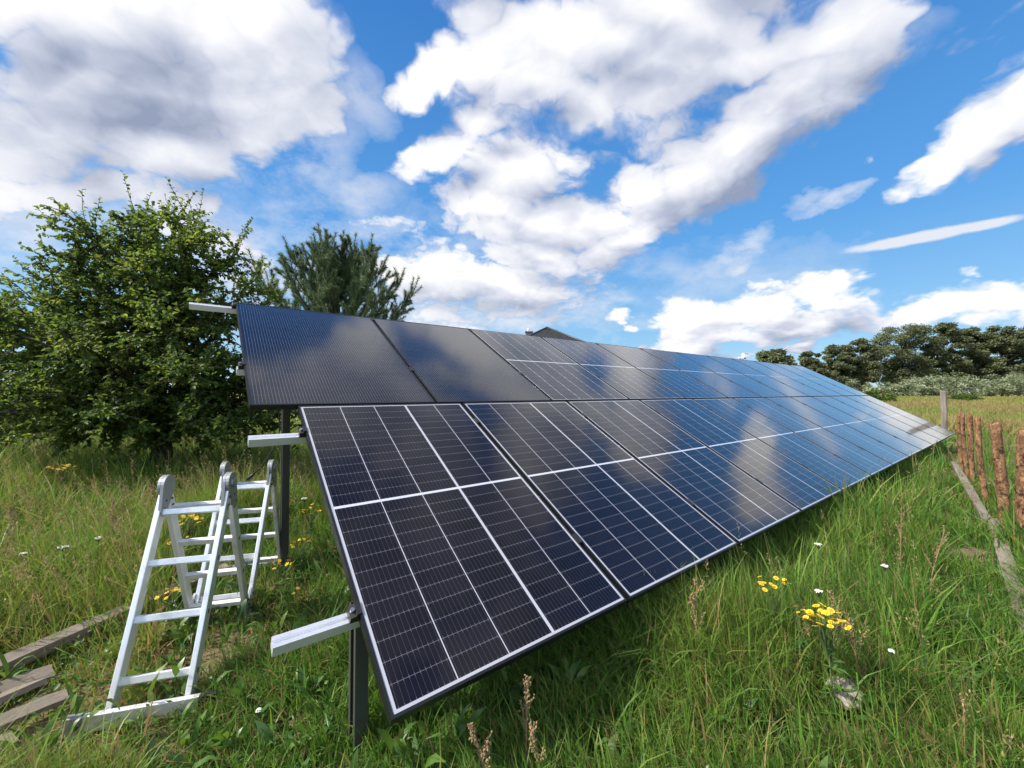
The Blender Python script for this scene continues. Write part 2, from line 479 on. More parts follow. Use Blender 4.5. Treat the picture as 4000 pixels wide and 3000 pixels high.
def mat_cells(name, W, L, cols, rows, gap, mid, thick_col, line, rowgap, bus, base, white, row_strength, bus_strength, dots, border, pad=0.018, rough=0.10):
    """photovoltaic glass: cells, gaps, busbars drawn on the laminate under the glass (local x = width, y = length)"""
    m, nt = material(name)
    co = nt.node('ShaderNodeSeparateXYZ', i0=tc(nt))
    X, Y = co.outputs[0], co.outputs[1]
    wx, wy = W - 2 * pad, (L - 2 * pad - mid) / 2.0
    extra = (gap * 3.6 - gap) if thick_col else 0.0
    px = (wx - extra) / cols
    py = wy / rows
    x = nt.m('SUBTRACT', X, pad)
    if thick_col:
        past = nt.m('GREATER_THAN', x, thick_col * px + extra * 0.5)
        x = nt.m('SUBTRACT', x, nt.m('MULTIPLY', past, extra))
    cx = nt.m('DIVIDE', x, px)
    ix = nt.m('FLOOR', cx)
    fx = nt.m('MULTIPLY', nt.m('SUBTRACT', cx, ix), px)
    dxe = nt.m('MINIMUM', fx, nt.m('SUBTRACT', px, fx))           # distance to the next column edge
    colmask = nt.m('LESS_THAN', dxe, gap / 2)
    if thick_col:
        b = pad + thick_col * px + extra / 2
        colmask = nt.m('MAXIMUM', colmask, nt.m('LESS_THAN', nt.m('ABSOLUTE', nt.m('SUBTRACT', X, b)), gap * 1.8))
    y0 = nt.m('SUBTRACT', Y, L / 2)
    ay = nt.m('ABSOLUTE', y0)
    midmask = nt.m('LESS_THAN', ay, mid / 2) if mid > 0 else 0.0
    yy = nt.m('SUBTRACT', ay, mid / 2)
    cy = nt.m('DIVIDE', yy, py)
    iy = nt.m('FLOOR', cy)
    fy = nt.m('MULTIPLY', nt.m('SUBTRACT', cy, iy), py)
    dye = nt.m('MINIMUM', fy, nt.m('SUBTRACT', py, fy))
    rowmask = nt.m('LESS_THAN', dye, rowgap / 2)
    pb = px / bus
    bb = nt.m('ADD', nt.m('DIVIDE', fx, pb), 0.0)
    bf = nt.m('MULTIPLY', nt.m('ABSOLUTE', nt.m('SUBTRACT', nt.m('FRACT', bb), 0.5)), pb)
    busmask = nt.m('LESS_THAN', bf, line / 2)
    inside = nt.m('MULTIPLY', nt.m('LESS_THAN', nt.m('ABSOLUTE', nt.m('SUBTRACT', X, W / 2)), wx / 2), nt.m('LESS_THAN', ay, L / 2 - pad))
    mask = nt.m('MULTIPLY', busmask, bus_strength)
    mask = nt.m('MAXIMUM', mask, nt.m('MULTIPLY', rowmask, row_strength))
    if dots == 'bus':
        d = nt.m('MULTIPLY', nt.m('LESS_THAN', bf, line * 0.9), nt.m('LESS_THAN', dye, 0.007))
        mask = nt.m('MAXIMUM', mask, nt.m('MULTIPLY', d, 0.15))
    if dots == 'corner':
        d = nt.m('LESS_THAN', nt.m('ADD', dxe, dye), 0.008)
        mask = nt.m('MAXIMUM', mask, nt.m('MULTIPLY', d, 0.85))
    if gap > 0:
        mask = nt.m('MAXIMUM', mask, nt.m('MULTIPLY', colmask, 0.80))
    if mid > 0:
        mask = nt.m('MAXIMUM', mask, midmask)
    edge = nt.m('SUBTRACT', 1.0, inside)
    mask = nt.m('ADD', nt.m('MULTIPLY', mask, inside), nt.m('MULTIPLY', edge, border))
    cellid = nt.node('ShaderNodeCombineXYZ', i0=ix, i1=nt.m('MULTIPLY', iy, nt.m('SIGN', y0)), i2=nt.node('ShaderNodeObjectInfo').outputs['Random']).outputs[0]
    wn = nt.node('ShaderNodeTexWhiteNoise', {'noise_dimensions': '3D'}, Vector=cellid).outputs[0]
    cell = nt.mix(wn, base, tuple(b * 1.7 for b in base))
    dust = nt.noise(tc(nt, 'Object'), 3.0, 6, 0.7)
    cell = nt.mix(nt.m('MULTIPLY', nt.smooth(dust, 0.45, 0.8), 0.014), cell, (0.30, 0.27, 0.22))
    col = nt.mix(mask, cell, white)
    spk = nt.noise(tc(nt, 'Object'), 900.0, 2, 0.6)
    r = nt.m('ADD', rough, nt.m('MULTIPLY', nt.m('SUBTRACT', dust, 0.5), 0.06))
    finish(nt, principled(nt, col, r, 0.0, bump(nt, spk, 0.02, 0.0006), 0.12, Coat_Weight=1.0, Coat_Roughness=0.075, Coat_IOR=1.32))
    return m


# ------------------------------------------------------------------ terrain
def hill(x, y):
    """ground height in metres: level at the array, a gentle roll and a slow rise beyond"""
    x, y = np.asarray(x, float), np.asarray(y, float)
    d = np.hypot(x, y)
    z = 0.035 * np.sin(x * 1.3 + 0.6) * np.sin(y * 1.1 + 0.3) + 0.02 * np.sin(x * 2.9 + y * 2.3)
    z = z * np.clip(d / 3.0, 0.25, 1) + 0.10 * np.sin(x * 0.21) * np.sin(y * 0.17) * np.clip((d - 8) / 10, 0, 1)
    z += 0.45 * np.clip((d - 25) / 80, 0, 1)
    z += 0.10 * np.exp(-((x + 6.0) ** 2 + (y - 6.0) ** 2) / 9.0)
    z = z * (1 - np.exp(-((x + 1.75) / 0.7) ** 2 - ((y - 2.3) / 1.1) ** 2))
    return z


BARE = [(1.33, 1.64, 0.27, 0.22), (-1.46, 1.57, 0.42, 0.19), (-1.80, 1.58, 0.26, 0.20), (-2.10, 1.50, 0.40, 0.28), (-2.25, 1.62, 0.30, 0.25), (-0.62, 1.46, 0.20, 0.16), (-0.93, 1.68, 0.26, 0.20), (-1.20, 2.25, 0.34, 0.26), (1.05, 1.55, 0.24, 0.15), (-1.52, 2.15, 0.22, 0.35), (-1.35, 2.9, 0.35, 0.3),
        (0.35, 1.5, 0.15, 0.1), (-1.95, 1.62, 0.2, 0.2), (0.05, 1.72, 0.12, 0.09), (1.75, 1.66, 0.16, 0.12)]


def bareness(x, y):
    b = np.zeros_like(x)
    for cx, cy, rx, ry in BARE:
        b = np.maximum(b, np.exp(-(((x - cx) / rx) ** 2 + ((y - cy) / ry) ** 2)))
    return b


m_ground, nt = material("meadow soil")
pos = nt.node('ShaderNodeNewGeometry').outputs['Position']
a = nt.noise(pos, 1.7, 8, 0.65)
b_ = nt.noise(pos, 14, 8, 0.7)
c_ = nt.noise(pos, 0.10, 5, 0.6)
soil = nt.mix(b_, (0.105, 0.075, 0.045), (0.24, 0.18, 0.115))
thatch = nt.mix(b_, (0.045, 0.060, 0.016), (0.17, 0.145, 0.06))
g1 = nt.mix(nt.smooth(a, 0.42, 0.62), soil, thatch)
dist = nt.vm('LENGTH', pos)
field = nt.ramp(nt.noise(pos, 0.22, 9, 0.7), [(0.3, (0.16, 0.15, 0.045)), (0.5, (0.24, 0.20, 0.065)), (0.68, (0.33, 0.255, 0.10))])
field = nt.mix(nt.m('MULTIPLY', nt.smooth(c_, 0.45, 0.65), 0.55), field, (0.13, 0.16, 0.035))
gcol = nt.mix(nt.smooth(dist, 9, 26), g1, field)
finish(nt, principled(nt, gcol, 0.95, 0, bump(nt, nt.m('ADD', b_, nt.m('MULTIPLY', a, 0.7)), 0.9, 0.03), 0.1))

gx = np.concatenate([-np.geomspace(500, 6, 34), np.linspace(-5.9, 9, 120), np.geomspace(9.2, 500, 34)])
gy = np.concatenate([-np.geomspace(200, 2, 14), np.linspace(-1.9, 12, 112), np.geomspace(12.2, 500, 34)])
XX, YY = np.meshgrid(gx, gy)
ZZ = hill(XX, YY)
nx, ny = len(gx), len(gy)
idx = np.arange(nx * ny).reshape(ny, nx)
q = np.stack([idx[:-1, :-1], idx[:-1, 1:], idx[1:, 1:], idx[1:, :-1]], -1).reshape(-1, 4)
ground = np_mesh("ground", np.stack([XX, YY, ZZ], -1).reshape(-1, 3), q, m_ground, smooth=True)
tag(ground, kind='structure')

# ------------------------------------------------------------------ the array: two rows of twelve panels on one slope
YAW, TILT = 0.917140, 0.517364
D_ = Vector((math.sin(YAW), math.cos(YAW), 0))                       # along the rows, away from the viewer
HZ = Vector((-math.cos(YAW), math.sin(YAW), 0))
U_ = HZ * math.cos(TILT) + Vector((0, 0, math.sin(TILT)))            # up the slope
N_ = D_.cross(U_)
O_ = Vector((-0.34786, 1.18198, -0.95444 + EYE))
BASIS = Matrix((D_, U_, N_)).transposed().to_4x4()


def on_slope(s, t, n=0.0):
    return O_ + D_ * s + U_ * t + N_ * n


LOW_PITCH, LOW_W, LOW_L = 1.1303, 1.108, 1.754
UP_S, UP_T, UP_L = -0.2429, 1.754 + 0.0173, 1.7028
UP_PITCH1, UP_PITCH2 = 1.1678, 1.15197
M_CELL_LOW = mat_cells("five column cells", LOW_W, LOW_L, 5, 12, 0.0040, 0.015, 3, 0.0011, 0.0016, 11, (0.0042, 0.0038, 0.0066), (0.47, 0.48, 0.53), 0.22, 0.075, 'bus', 0.75, 0.020)
M_CELL_BLACK = mat_cells("all black cells", UP_PITCH1 - 0.02, UP_L, 6, 9, 0.0, 0.0, 0, 0.0022, 0.0012, 10, (0.0042, 0.0043, 0.0068), (0.26, 0.30, 0.42), 0.01, 0.26, 'bus', 0.0, 0.02)
M_CELL_SIX = mat_cells("six column cells", UP_PITCH2 - 0.02, UP_L, 6, 9, 0.0042, 0.016, 0, 0.0012, 0.0022, 9, (0.0042, 0.0043, 0.0068), (0.46, 0.48, 0.54), 0.16, 0.07, 'corner', 0.70, 0.018)


def make_panel(W, L, glass, label, s, t):
    T, lip = 0.035, 0.0095
    root = empty("solar_panel", mat=Matrix.Translation(on_slope(s, t)) @ BASIS)
    mb = MB()
    o = [(0, 0), (W, 0), (W, L), (0, L)]
    i = [(lip, lip), (W - lip, lip), (W - lip, L - lip), (lip, L - lip)]
    k = [(0.028, 0.028), (W - 0.028, 0.028), (W - 0.028, L - 0.028), (0.028, L - 0.028)]
    vs = [(x, y, 0) for x, y in o] + [(x, y, 0) for x, y in i] + [(x, y, -0.006) for x, y in i] + [(x, y, -T) for x, y in o] + [(x, y, -T) for x, y in k] + [(x, y, -T + 0.002) for x, y in k]
    fs = []
    for a in range(4):
        b = (a + 1) % 4
        fs += [(a, b, 4 + b, 4 + a), (4 + a, 4 + b, 8 + b, 8 + a), (b, a, 12 + a, 12 + b), (12 + b, 12 + a, 16 + a, 16 + b), (16 + b, 16 + a, 20 + a, 20 + b)]
    mb.add(vs, fs)
    mb.build("frame", M_FRAME, root)
    g = MB()
    g.box((lip - 0.004, lip - 0.004, -0.0080), (W - lip + 0.004, L - lip + 0.004, -0.0022))
    # butt the laminate inside the frame lip
    g.v = [(min(max(x, lip + 0.0004), W - lip - 0.0004), min(max(y, lip + 0.0004), L - lip - 0.0004), z) for x, y, z in g.v]
    g.build("glass_sheet", glass, root)
    j = MB()
    j.box((W / 2 - 0.05, L / 2 - 0.04, -0.026), (W / 2 + 0.05, L / 2 + 0.04, -0.0084))
    j.build("junction_box", M_BLACK, root, bevel=0.004)
    tag(root, label, "solar panel")
    return root


ordinal = ['first', 'second', 'third', 'fourth', 'fifth', 'sixth', 'seventh', 'eighth', 'ninth', 'tenth', 'eleventh', 'twelfth']
pan = make_panel(LOW_W, LOW_L, M_CELL_LOW, "lower row solar panel nearest the viewer, its left edge held by two protruding rails", 0.0, 0.0)
pan["group"] = "solar panels of the lower row"
for k in range(1, 12):
    c = copy_tree(pan)
    c.location = on_slope(k * LOW_PITCH, 0)
    c["label"] = ("lower row solar panel at the far right tip, beside the fence pickets" if k == 11 else f"{ordinal[k]} white-lined solar panel from the left in the lower row")
pan = make_panel(UP_PITCH1 - 0.02, UP_L, M_CELL_BLACK, "all black solar panel at the left end of the upper row, beside the protruding rail", UP_S, UP_T)
pan["group"] = "solar panels of the upper row"
c = copy_tree(pan)
c.location = on_slope(UP_S + UP_PITCH1, UP_T)
c["label"] = "second all black panel of the upper row, right of the leftmost one"
pan = make_panel(UP_PITCH2 - 0.02, UP_L, M_CELL_SIX, "white-lined upper row panel directly right of the two all black ones", UP_S + 2 * UP_PITCH1, UP_T)
pan["group"] = "solar panels of the upper row"
for k in range(3, 12):
    c = copy_tree(pan)
    c.location = on_slope(UP_S + 2 * UP_PITCH1 + (k - 2) * UP_PITCH2, UP_T)
    c["label"] = ("last upper row solar panel at the far right end, in front of the alders" if k == 11 else f"{ordinal[k]} solar panel from the left in the upper row, with white grid lines")

# the frame that carries them
mount = empty("mounting_frame", loc=on_slope(0.05, 1.0) * 1.0)
mount.location = (-0.556, 1.526, 0)
tag(mount, "aluminium rails on dark graphite posts carrying all the solar panels", "mounting frame")
INV = Matrix.Translation(-Vector(mount.location))


def to_mount(mb):
    mb.v = [tuple(INV @ Vector(p)) for p in mb.v]
    return mb


END_S = 12 * LOW_PITCH
RAILS = [(0.372, -0.262, END_S + 0.05, 0.0, LOW_PITCH, 0.0), (1.505, -0.262, END_S + 0.05, 0.0, LOW_PITCH, 0.0),
         (2.302, -0.282, END_S - 0.1, UP_S, None, 0.0), (3.432, -0.555, END_S - 0.1, UP_S, None, 0.0)]
prof = [(-0.020, -0.046), (0.020, -0.046), (0.020, -0.012), (0.0185, -0.0105), (0.020, -0.009), (0.020, 0.0), (0.006, 0.0), (0.006, -0.009), (-0.006, -0.009), (-0.006, 0.0), (-0.020, 0.0)]
for t, s0, s1, first, pitch, dn in RAILS:
    mb = MB()
    mb.prism(prof, on_slope(s0, t, -0.036), on_slope(s1, t, -0.036), U_, N_)
    rail = to_mount(mb).build("rail", M_RAIL, mount)
    seams = [first]
    if pitch:
        seams += [k * LOW_PITCH for k in range(1, 12)]
    else:
        seams += [UP_S + UP_PITCH1, UP_S + 2 * UP_PITCH1] + [UP_S + 2 * UP_PITCH1 + k * UP_PITCH2 for k in range(1, 10)]
    for k, s in enumerate(seams):
        cb = MB()
        if k == 0:      # end clamp: an angled block beside the first frame, its lip over the frame
            lb = [(-0.030, -0.0355), (0.0, -0.0355), (-0.0006, 0.001), (0.008, 0.001), (0.008, 0.005), (-0.010, 0.005), (-0.012, -0.006), (-0.030, -0.010)]
            p0, p1 = on_slope(s - 0.0008, t - 0.025), on_slope(s - 0.0008, t + 0.025)
            cb.prism(lb, p0, p1, D_, N_)
            cl = to_mount(cb).build("end_clamp", M_BLACK, rail)
            bb = MB()
            bb.tube([on_slope(s - 0.021, t, -0.010), on_slope(s - 0.021, t, 0.0035)], 0.0078, 12)
            # the bolt is one piece with its clamp's mesh group but bright: a part of the rail
            to_mount(bb).build("bolt", M_BOLT, rail)
        else:
            gapw = (LOW_PITCH - LOW_W) if pitch else 0.02
            lb = [(-gapw - 0.007, 0.0012), (0.007, 0.0012), (0.007, 0.0042), (-gapw - 0.007, 0.0042)]
            cb.prism(lb, on_slope(s, t - 0.03), on_slope(s, t + 0.03), D_, N_)
            cb.prism([(-gapw + 0.003, -0.035), (-0.003, -0.035), (-0.003, 0.001), (-gapw + 0.003, 0.001)], on_slope(s, t - 0.03), on_slope(s, t + 0.03), D_, N_)
            to_mount(cb).build("mid_clamp", M_BLACK, rail)

for k in range(5):
    s = 0.05 + 3.15 * k
    for t, nm in ((0.46, 'front'), (2.60, 'rear')):
        p = on_slope(s, t, -0.165)
        zg = float(hill(p.x, p.y)) - 0.35
        mb = MB()
        w, dp = 0.05, 0.085
        # open channel with returned lips
        pr = [(-w / 2, -dp / 2), (w / 2, -dp / 2), (w / 2, dp / 2), (-w / 2, dp / 2), (-w / 2, dp / 2 - 0.022), (-w / 2 + 0.003, dp / 2 - 0.022), (-w / 2 + 0.003, dp / 2 - 0.004),
              (w / 2 - 0.004, dp / 2 - 0.004), (w / 2 - 0.004, -dp / 2 + 0.004), (-w / 2 + 0.003, -dp / 2 + 0.004), (-w / 2 + 0.003, -dp / 2 + 0.022), (-w / 2, -dp / 2 + 0.022)]
        mb.prism(pr, (p.x, p.y, zg), (p.x, p.y, p.z + 0.03), D_, HZ)
        to_mount(mb).build("post", M_STEEL, mount)
    mb = MB()
    mb.beam(on_slope(s + 0.05, 0.10, -0.128), on_slope(s + 0.05, 3.40, -0.128), 0.045, 0.09, N_)
    to_mount(mb).build("rafter", M_STEEL, mount, bevel=0.004)

# cable dangling from the upper row
cb = MB()
pts = [(-1.418, 2.45, 1.335), (-1.425, 2.45, 1.291), (-1.422, 2.455, 1.209), (-1.427, 2.46, 1.131), (-1.45, 2.46, 1.066), (-1.496, 2.45, 0.982), (-1.543, 2.45, 0.921), (-1.575, 2.45, 0.893)]
cable = cb
cable.tube(pts, 0.0034, 8)
ca = cable.build("cable", M_BLACK, smooth=True)
tag(ca, "thin black solar cable dangling behind the rail towards the ladder", "cable")
pb = MB()
pb.tube([(-1.572, 2.45, 0.896), (-1.585, 2.45, 0.885), (-1.610, 2.45, 0.863), (-1.616, 2.45, 0.858)], [0.005, 0.009, 0.009, 0.005], 10)
pb.build("plug", M_BLACK, ca, smooth=True)

# ------------------------------------------------------------------ ladder folded into an M
AX = Vector((-0.276, 0.961, 0)).normalized()
WX = Vector((0.961, 0.276, 0)).normalized()
P_F = Vector((-1.562, 1.752, 0.0))
half = 0.69
ST = [P_F, P_F + AX * (half * 0.53) + WX * 0.022 + Vector((0, 0, 0.912)), P_F + AX * (half * 1.06) + Vector((0, 0, 0.0)), P_F + AX * (half * 1.55) + WX * 0.035 + Vector((0, 0, 0.862)), P_F + AX * (half * 2.0) + WX * 0.03 + Vector((0, 0, 0.0))]
ladder = empty("ladder", loc=P_F)
tag(ladder, "silver aluminium hinged ladder folded into an M, standing in the grass beside the panels", "ladder")
LI = Matrix.Translation(-P_F)


def lad(mb, *a, parent=None, **k):
    mb.v = [tuple(LI @ Vector(p)) for p in mb.v]
    return mb.build(*a, parent or ladder, **k)


HW = 0.141
for sec in range(4):
    a, b = ST[sec], ST[sec + 1]
    lo, hi = (a, b) if a.z < b.z else (b, a)
    d = (hi - lo).normalized()
    nrm = d.cross(WX).normalized()
    ln = (hi - lo).length
    inner = AX if (sec % 2 == 0) else -AX
    for sd in (-1, 1):
        off = WX * HW * sd
        mb = MB()
        mb.beam(lo + off + d * 0.02, hi + off - d * 0.045, 0.058, 0.024, WX)
        lad(mb, "stile", M_ALU, bevel=0.004)
    for fr in (0.145, 0.385, 0.625, 0.865):
        c = lo + d * ln * fr
        mb = MB()
        h, w = 0.030, 0.028
        pr = [(-w / 2, -h / 2 + 0.006), (-w / 2 + 0.006, -h / 2), (w / 2 - 0.006, -h / 2), (w / 2, -h / 2 + 0.006), (w / 2, h / 2), (w / 2 - 0.004, h / 2 + 0.002), (w / 2 - 0.009, h / 2), (w / 2 - 0.014, h / 2 + 0.002), (-w / 2 + 0.009, h / 2), (-w / 2 + 0.004, h / 2 + 0.002), (-w / 2, h / 2)]
        q = (nrm * 0.75 + AX * (1 if nrm.dot(AX) > 0 else -1) * 0.25).normalized()
        mb.prism(pr, c - WX * (HW - 0.0122), c + WX * (HW - 0.0122), q, WX.cross(q) * -1 if WX.cross(q).z < 0 else WX.cross(q))
        lad(mb, "rung", M_ALU)
        for sd in (-1, 1):
            eb = MB()
            eb.prism([(-0.010, -0.006), (0.010, -0.006), (0.010, 0.006), (-0.010, 0.006)], c + WX * sd * (HW + 0.0105), c + WX * sd * (HW + 0.0128), d, d.cross(WX))
            lad(eb, "rung_end", M_STEEL)


def hinge(p, d1, d2, sd, top):
    """rounded locking plate with two arms reaching down the stiles, round knob in the middle"""
    base = p + WX * sd * HW
    ux, uz = AX, Vector((0, 0, 1))
    n = 22
    r = 0.056
    def proj(v):
        return (v.dot(ux), v.z)
    def half_hull(ps):
        h = []
        for q in ps:
            while len(h) > 1 and (h[-1][0] - h[-2][0]) * (q[1] - h[-2][1]) - (h[-1][1] - h[-2][1]) * (q[0] - h[-2][0]) <= 0:
                h.pop()
            h.append(q)
        return h
    # two arm outlines instead of one convex hull, so the fork shows
    hid = None
    for d in (d1, d2):
        dx, dz = proj(d)
        m = math.hypot(dx, dz)
        dx, dz = dx / m, dz / m
        arm = [(r * math.cos(2 * math.pi * k / n), r * math.sin(2 * math.pi * k / n)) for k in range(n)]
        for w in (-0.027, 0.027):
            for L in (0.04, 0.135, 0.15):
                ww = w * (0.6 if L > 0.14 else 1)
                arm.append((dx * L - dz * ww, dz * L + dx * ww))
        arm = sorted(set(arm))
        hull = half_hull(arm)[:-1] + half_hull(arm[::-1])[:-1]
        lift = -0.0145 if hid is None else 0.0002
        mb = hid or MB()
        mb.prism(hull, base + WX * sd * lift, base + WX * sd * (lift + 0.0143), ux, uz)
        hid = mb
    o = lad(hid, "hinge", M_PLATE, bevel=0.0015)
    kb = MB()
    kb.tube([base + WX * sd * 0.014, base + WX * sd * 0.024, base + WX * sd * 0.027], [0.024, 0.024, 0.017], 18)
    lad(kb, "lock_knob", M_PLATE, parent=o)
    for d in (d1, d2):
        for L in (0.075, 0.115):
            rb = MB()
            c = base + d.normalized() * L
            for sg in (-1, 1):
                rb.tube([c + WX * sg * 0.010, c + WX * sg * 0.0185], 0.006, 8)
            lad(rb, "rivet", M_STEEL, parent=o)


for k in (1, 2, 3):
    p = ST[k]
    d1, d2 = (ST[k - 1] - p).normalized(), (ST[k + 1] - p).normalized()
    for sd in (-1, 1):
        hinge(p + Vector((0, 0, 0.0 if k != 2 else 0.03)), d1, d2, sd, k != 2)
for k, ext in ((0, 0.255), (4, 0.255)):
    c = ST[k] + Vector((0, 0, 0.042))
    mb = MB()
    face = AX * (-0.036 if k == 0 else 0.036)
    pr = [(-0.013, -0.034), (0.013, -0.034), (0.013, 0.034), (-0.013, 0.034)]
    mb.prism(pr, c + face - WX * ext, c + face + WX * ext, AX, Vector((0, 0, 1)))
    bar = lad(mb, "stabilizer_bar", M_ALU, bevel=0.004)
    for sd in (-1, 1):
        eb = MB()
        eb.prism([(-0.016, -0.040), (0.016, -0.040), (0.016, 0.0365), (-0.016, 0.0365)], c + face + WX * sd * (ext - 0.055), c + face + WX * sd * (ext + 0.008), AX, Vector((0, 0, 1)))
        lad(eb, "end_cap", M_BLACK if sd > 0 else M_PLATE, parent=bar, bevel=0.004)


# ------------------------------------------------------------------ wood
def mat_wood(name, pale, dark, stretch, rough=0.85, bark=False):
    m, nt = material(name)
    v = nt.node('ShaderNodeMapping', Vector=tc(nt), Scale=stretch).outputs[0]
    n = nt.noise(v, 14, 8, 0.65, dist=0.6)
    big = nt.noise(tc(nt), 7, 5, 0.65)
    col = nt.ramp(n, [(0.30, dark), (0.55, tuple((a + b) / 2 for a, b in zip(pale, dark))), (0.75, pale)])
    if bark:
        flake = nt.noise(nt.node('ShaderNodeMapping', Vector=tc(nt), Scale=(1, 1, 0.45)).outputs[0], 26, 5, 0.6)
        vor = nt.node('ShaderNodeTexVoronoi', {'feature': 'DISTANCE_TO_EDGE'}, Vector=nt.vm('ADD', nt.node('ShaderNodeMapping', Vector=tc(nt), Scale=(1, 1, 0.35)).outputs[0], nt.vm('SCALE', nt.noise(tc(nt), 18, 4, 0.6, 'Color'), None, 0.20)), Scale=20.0).outputs['Distance']
        n = nt.m('ADD', nt.m('MULTIPLY', n, 0.5), nt.m('MULTIPLY', nt.smooth(vor, 0.0, 0.12), 0.6))
        col = nt.mix(nt.smooth(flake, 0.56, 0.64), col, (0.21, 0.115, 0.058))
        col = nt.mix(nt.smooth(flake, 0.66, 0.69), col, (0.48, 0.33, 0.18))
        col = nt.mix(nt.smooth(big, 0.50, 0.62), col, (0.055, 0.032, 0.022))
        col = nt.mix(nt.m('MULTIPLY', nt.smooth(vor, 0.06, 0.0), 0.45), col, (0.045, 0.026, 0.017))
    else:
        col = nt.mix(nt.m('MULTIPLY', nt.smooth(big, 0.48, 0.7), 0.45), col, (0.12, 0.11, 0.085))
    finish(nt, principled(nt, col, rough, 0, bump(nt, n, 1.0, 0.012 if bark else 0.006), 0.15))
    return m


M_BARKSLAB = mat_wood("pine slab bark", (0.43, 0.245, 0.125), (0.14, 0.072, 0.04), (1, 1, 0.22), bark=True)
M_GREYWOOD = mat_wood("weathered grey boards", (0.33, 0.285, 0.235), (0.10, 0.083, 0.064), (1, 0.06, 1))
M_GREYPOST = mat_wood("weathered post", (0.27, 0.235, 0.20), (0.10, 0.088, 0.075), (1, 1, 0.1))
M_BARK = mat_wood("tree bark", (0.085, 0.068, 0.05), (0.025, 0.020, 0.016), (1, 1, 0.35))
M_PINEBARK = mat_wood("pine bark", (0.13, 0.085, 0.05), (0.04, 0.03, 0.022), (1, 1, 0.35))


def rough_slab(name, base, top_z, width, depth, lean, cut, seed, mat, flat_dir, taper=0.9):
    """half-round slab with bark: lofted rings with an uneven outline and a slanting saw cut at the top"""
    rr = random.Random(seed)
    n, rows = 22, 46
    base = Vector(base)
    h = top_z - base.z
    s = Vector((flat_dir[0], flat_dir[1], 0)).normalized()
    f = Vector((s.y, -s.x, 0))                      # bark side
    ph = [rr.uniform(0, 6.28) for _ in range(8)]
    vs = []
    for i in range(rows):
        t = i / (rows - 1)
        for k in range(n):
            a = 2 * math.pi * k / n
            ca, sa = math.cos(a), math.sin(a)
            wob = 1 + 0.05 * math.sin(t * 9 + ph[0] + 2 * a) + 0.035 * math.sin(t * 23 + ph[1] + 3 * a) + rr.uniform(-0.06, 0.06) - 0.05 * math.sin(t * 4 + ph[2])
            w = width / 2 * wob * (1 - (1 - taper) * t)
            d = (depth * 0.75 if sa > 0 else depth * 0.25) * wob
            x = w * (abs(ca) ** 0.8) * (1 if ca > 0 else -1)
            z = h * t + (cut * x / width * 2 * (1 if t == 1 else t ** 8))
            p = base + s * (x + lean[0] * t * h + 0.012 * math.sin(t * 5 + ph[3])) + f * (sa * d + lean[1] * t * h)
            vs.append((p.x - base.x, p.y - base.y, z))
    fs = [(i * n + k, i * n + (k + 1) % n, (i + 1) * n + (k + 1) % n, (i + 1) * n + k) for i in range(rows - 1) for k in range(n)]
    fs += [tuple(range(n))[::-1], tuple(range((rows - 1) * n, rows * n))]
    mb = MB()
    mb.add(vs, fs)
    o = mb.build(name, mat, smooth=True)
    o.location = base
    return o


FL = (0.76, -0.65)
pickets = [  # x, y, top z, width, depth, lean, cut, label
    (4.43, 3.45, 1.09, 0.112, 0.07, (-0.01, 0.0), 0.03, "widest bark covered slab picket at the right edge of the photo"),
    (5.12, 4.19, 1.083, 0.086, 0.06, (-0.025, 0.0), 0.02, "bark covered slab picket beside the end of the grey edging board"),
    (5.99, 5.07, 1.085, 0.060, 0.045, (-0.05, 0.0), 0.015, "narrow bark covered slab picket standing between two wider ones"),
    (7.04, 6.10, 1.08, 0.066, 0.05, (-0.05, 0.0), -0.02, "dark topped bark slab picket close in front of the farthest pair"),
    (7.37, 6.50, 1.07, 0.058, 0.04, (-0.03, 0.0), -0.02, "pale lichen spotted slab picket second from the far end of the fence"),
    (7.56, 6.73, 1.10, 0.058, 0.04, (-0.03, 0.0), 0.03, "thinnest slab picket, at the far end of the bark fence"),
]
for i, (x, y, zt, w, dp, le, cut, lab) in enumerate(pickets):
    o = rough_slab("fence_picket", (x, y, float(hill(x, y)) - 0.3), zt, w, dp, le, cut, 40 + i, M_BARKSLAB, FL)
    tag(o, lab, "fence picket", "bark slab pickets of the fence")
gp = (11.82, 11.0)
o = rough_slab("wooden_post", (*gp, float(hill(*gp)) - 0.4), 1.45, 0.115, 0.115, (0.0, 0.0), 0.0, 77, M_GREYPOST, (1, 0), 0.97)
tag(o, "grey weathered round post standing alone in the dry field behind the pickets", "post")


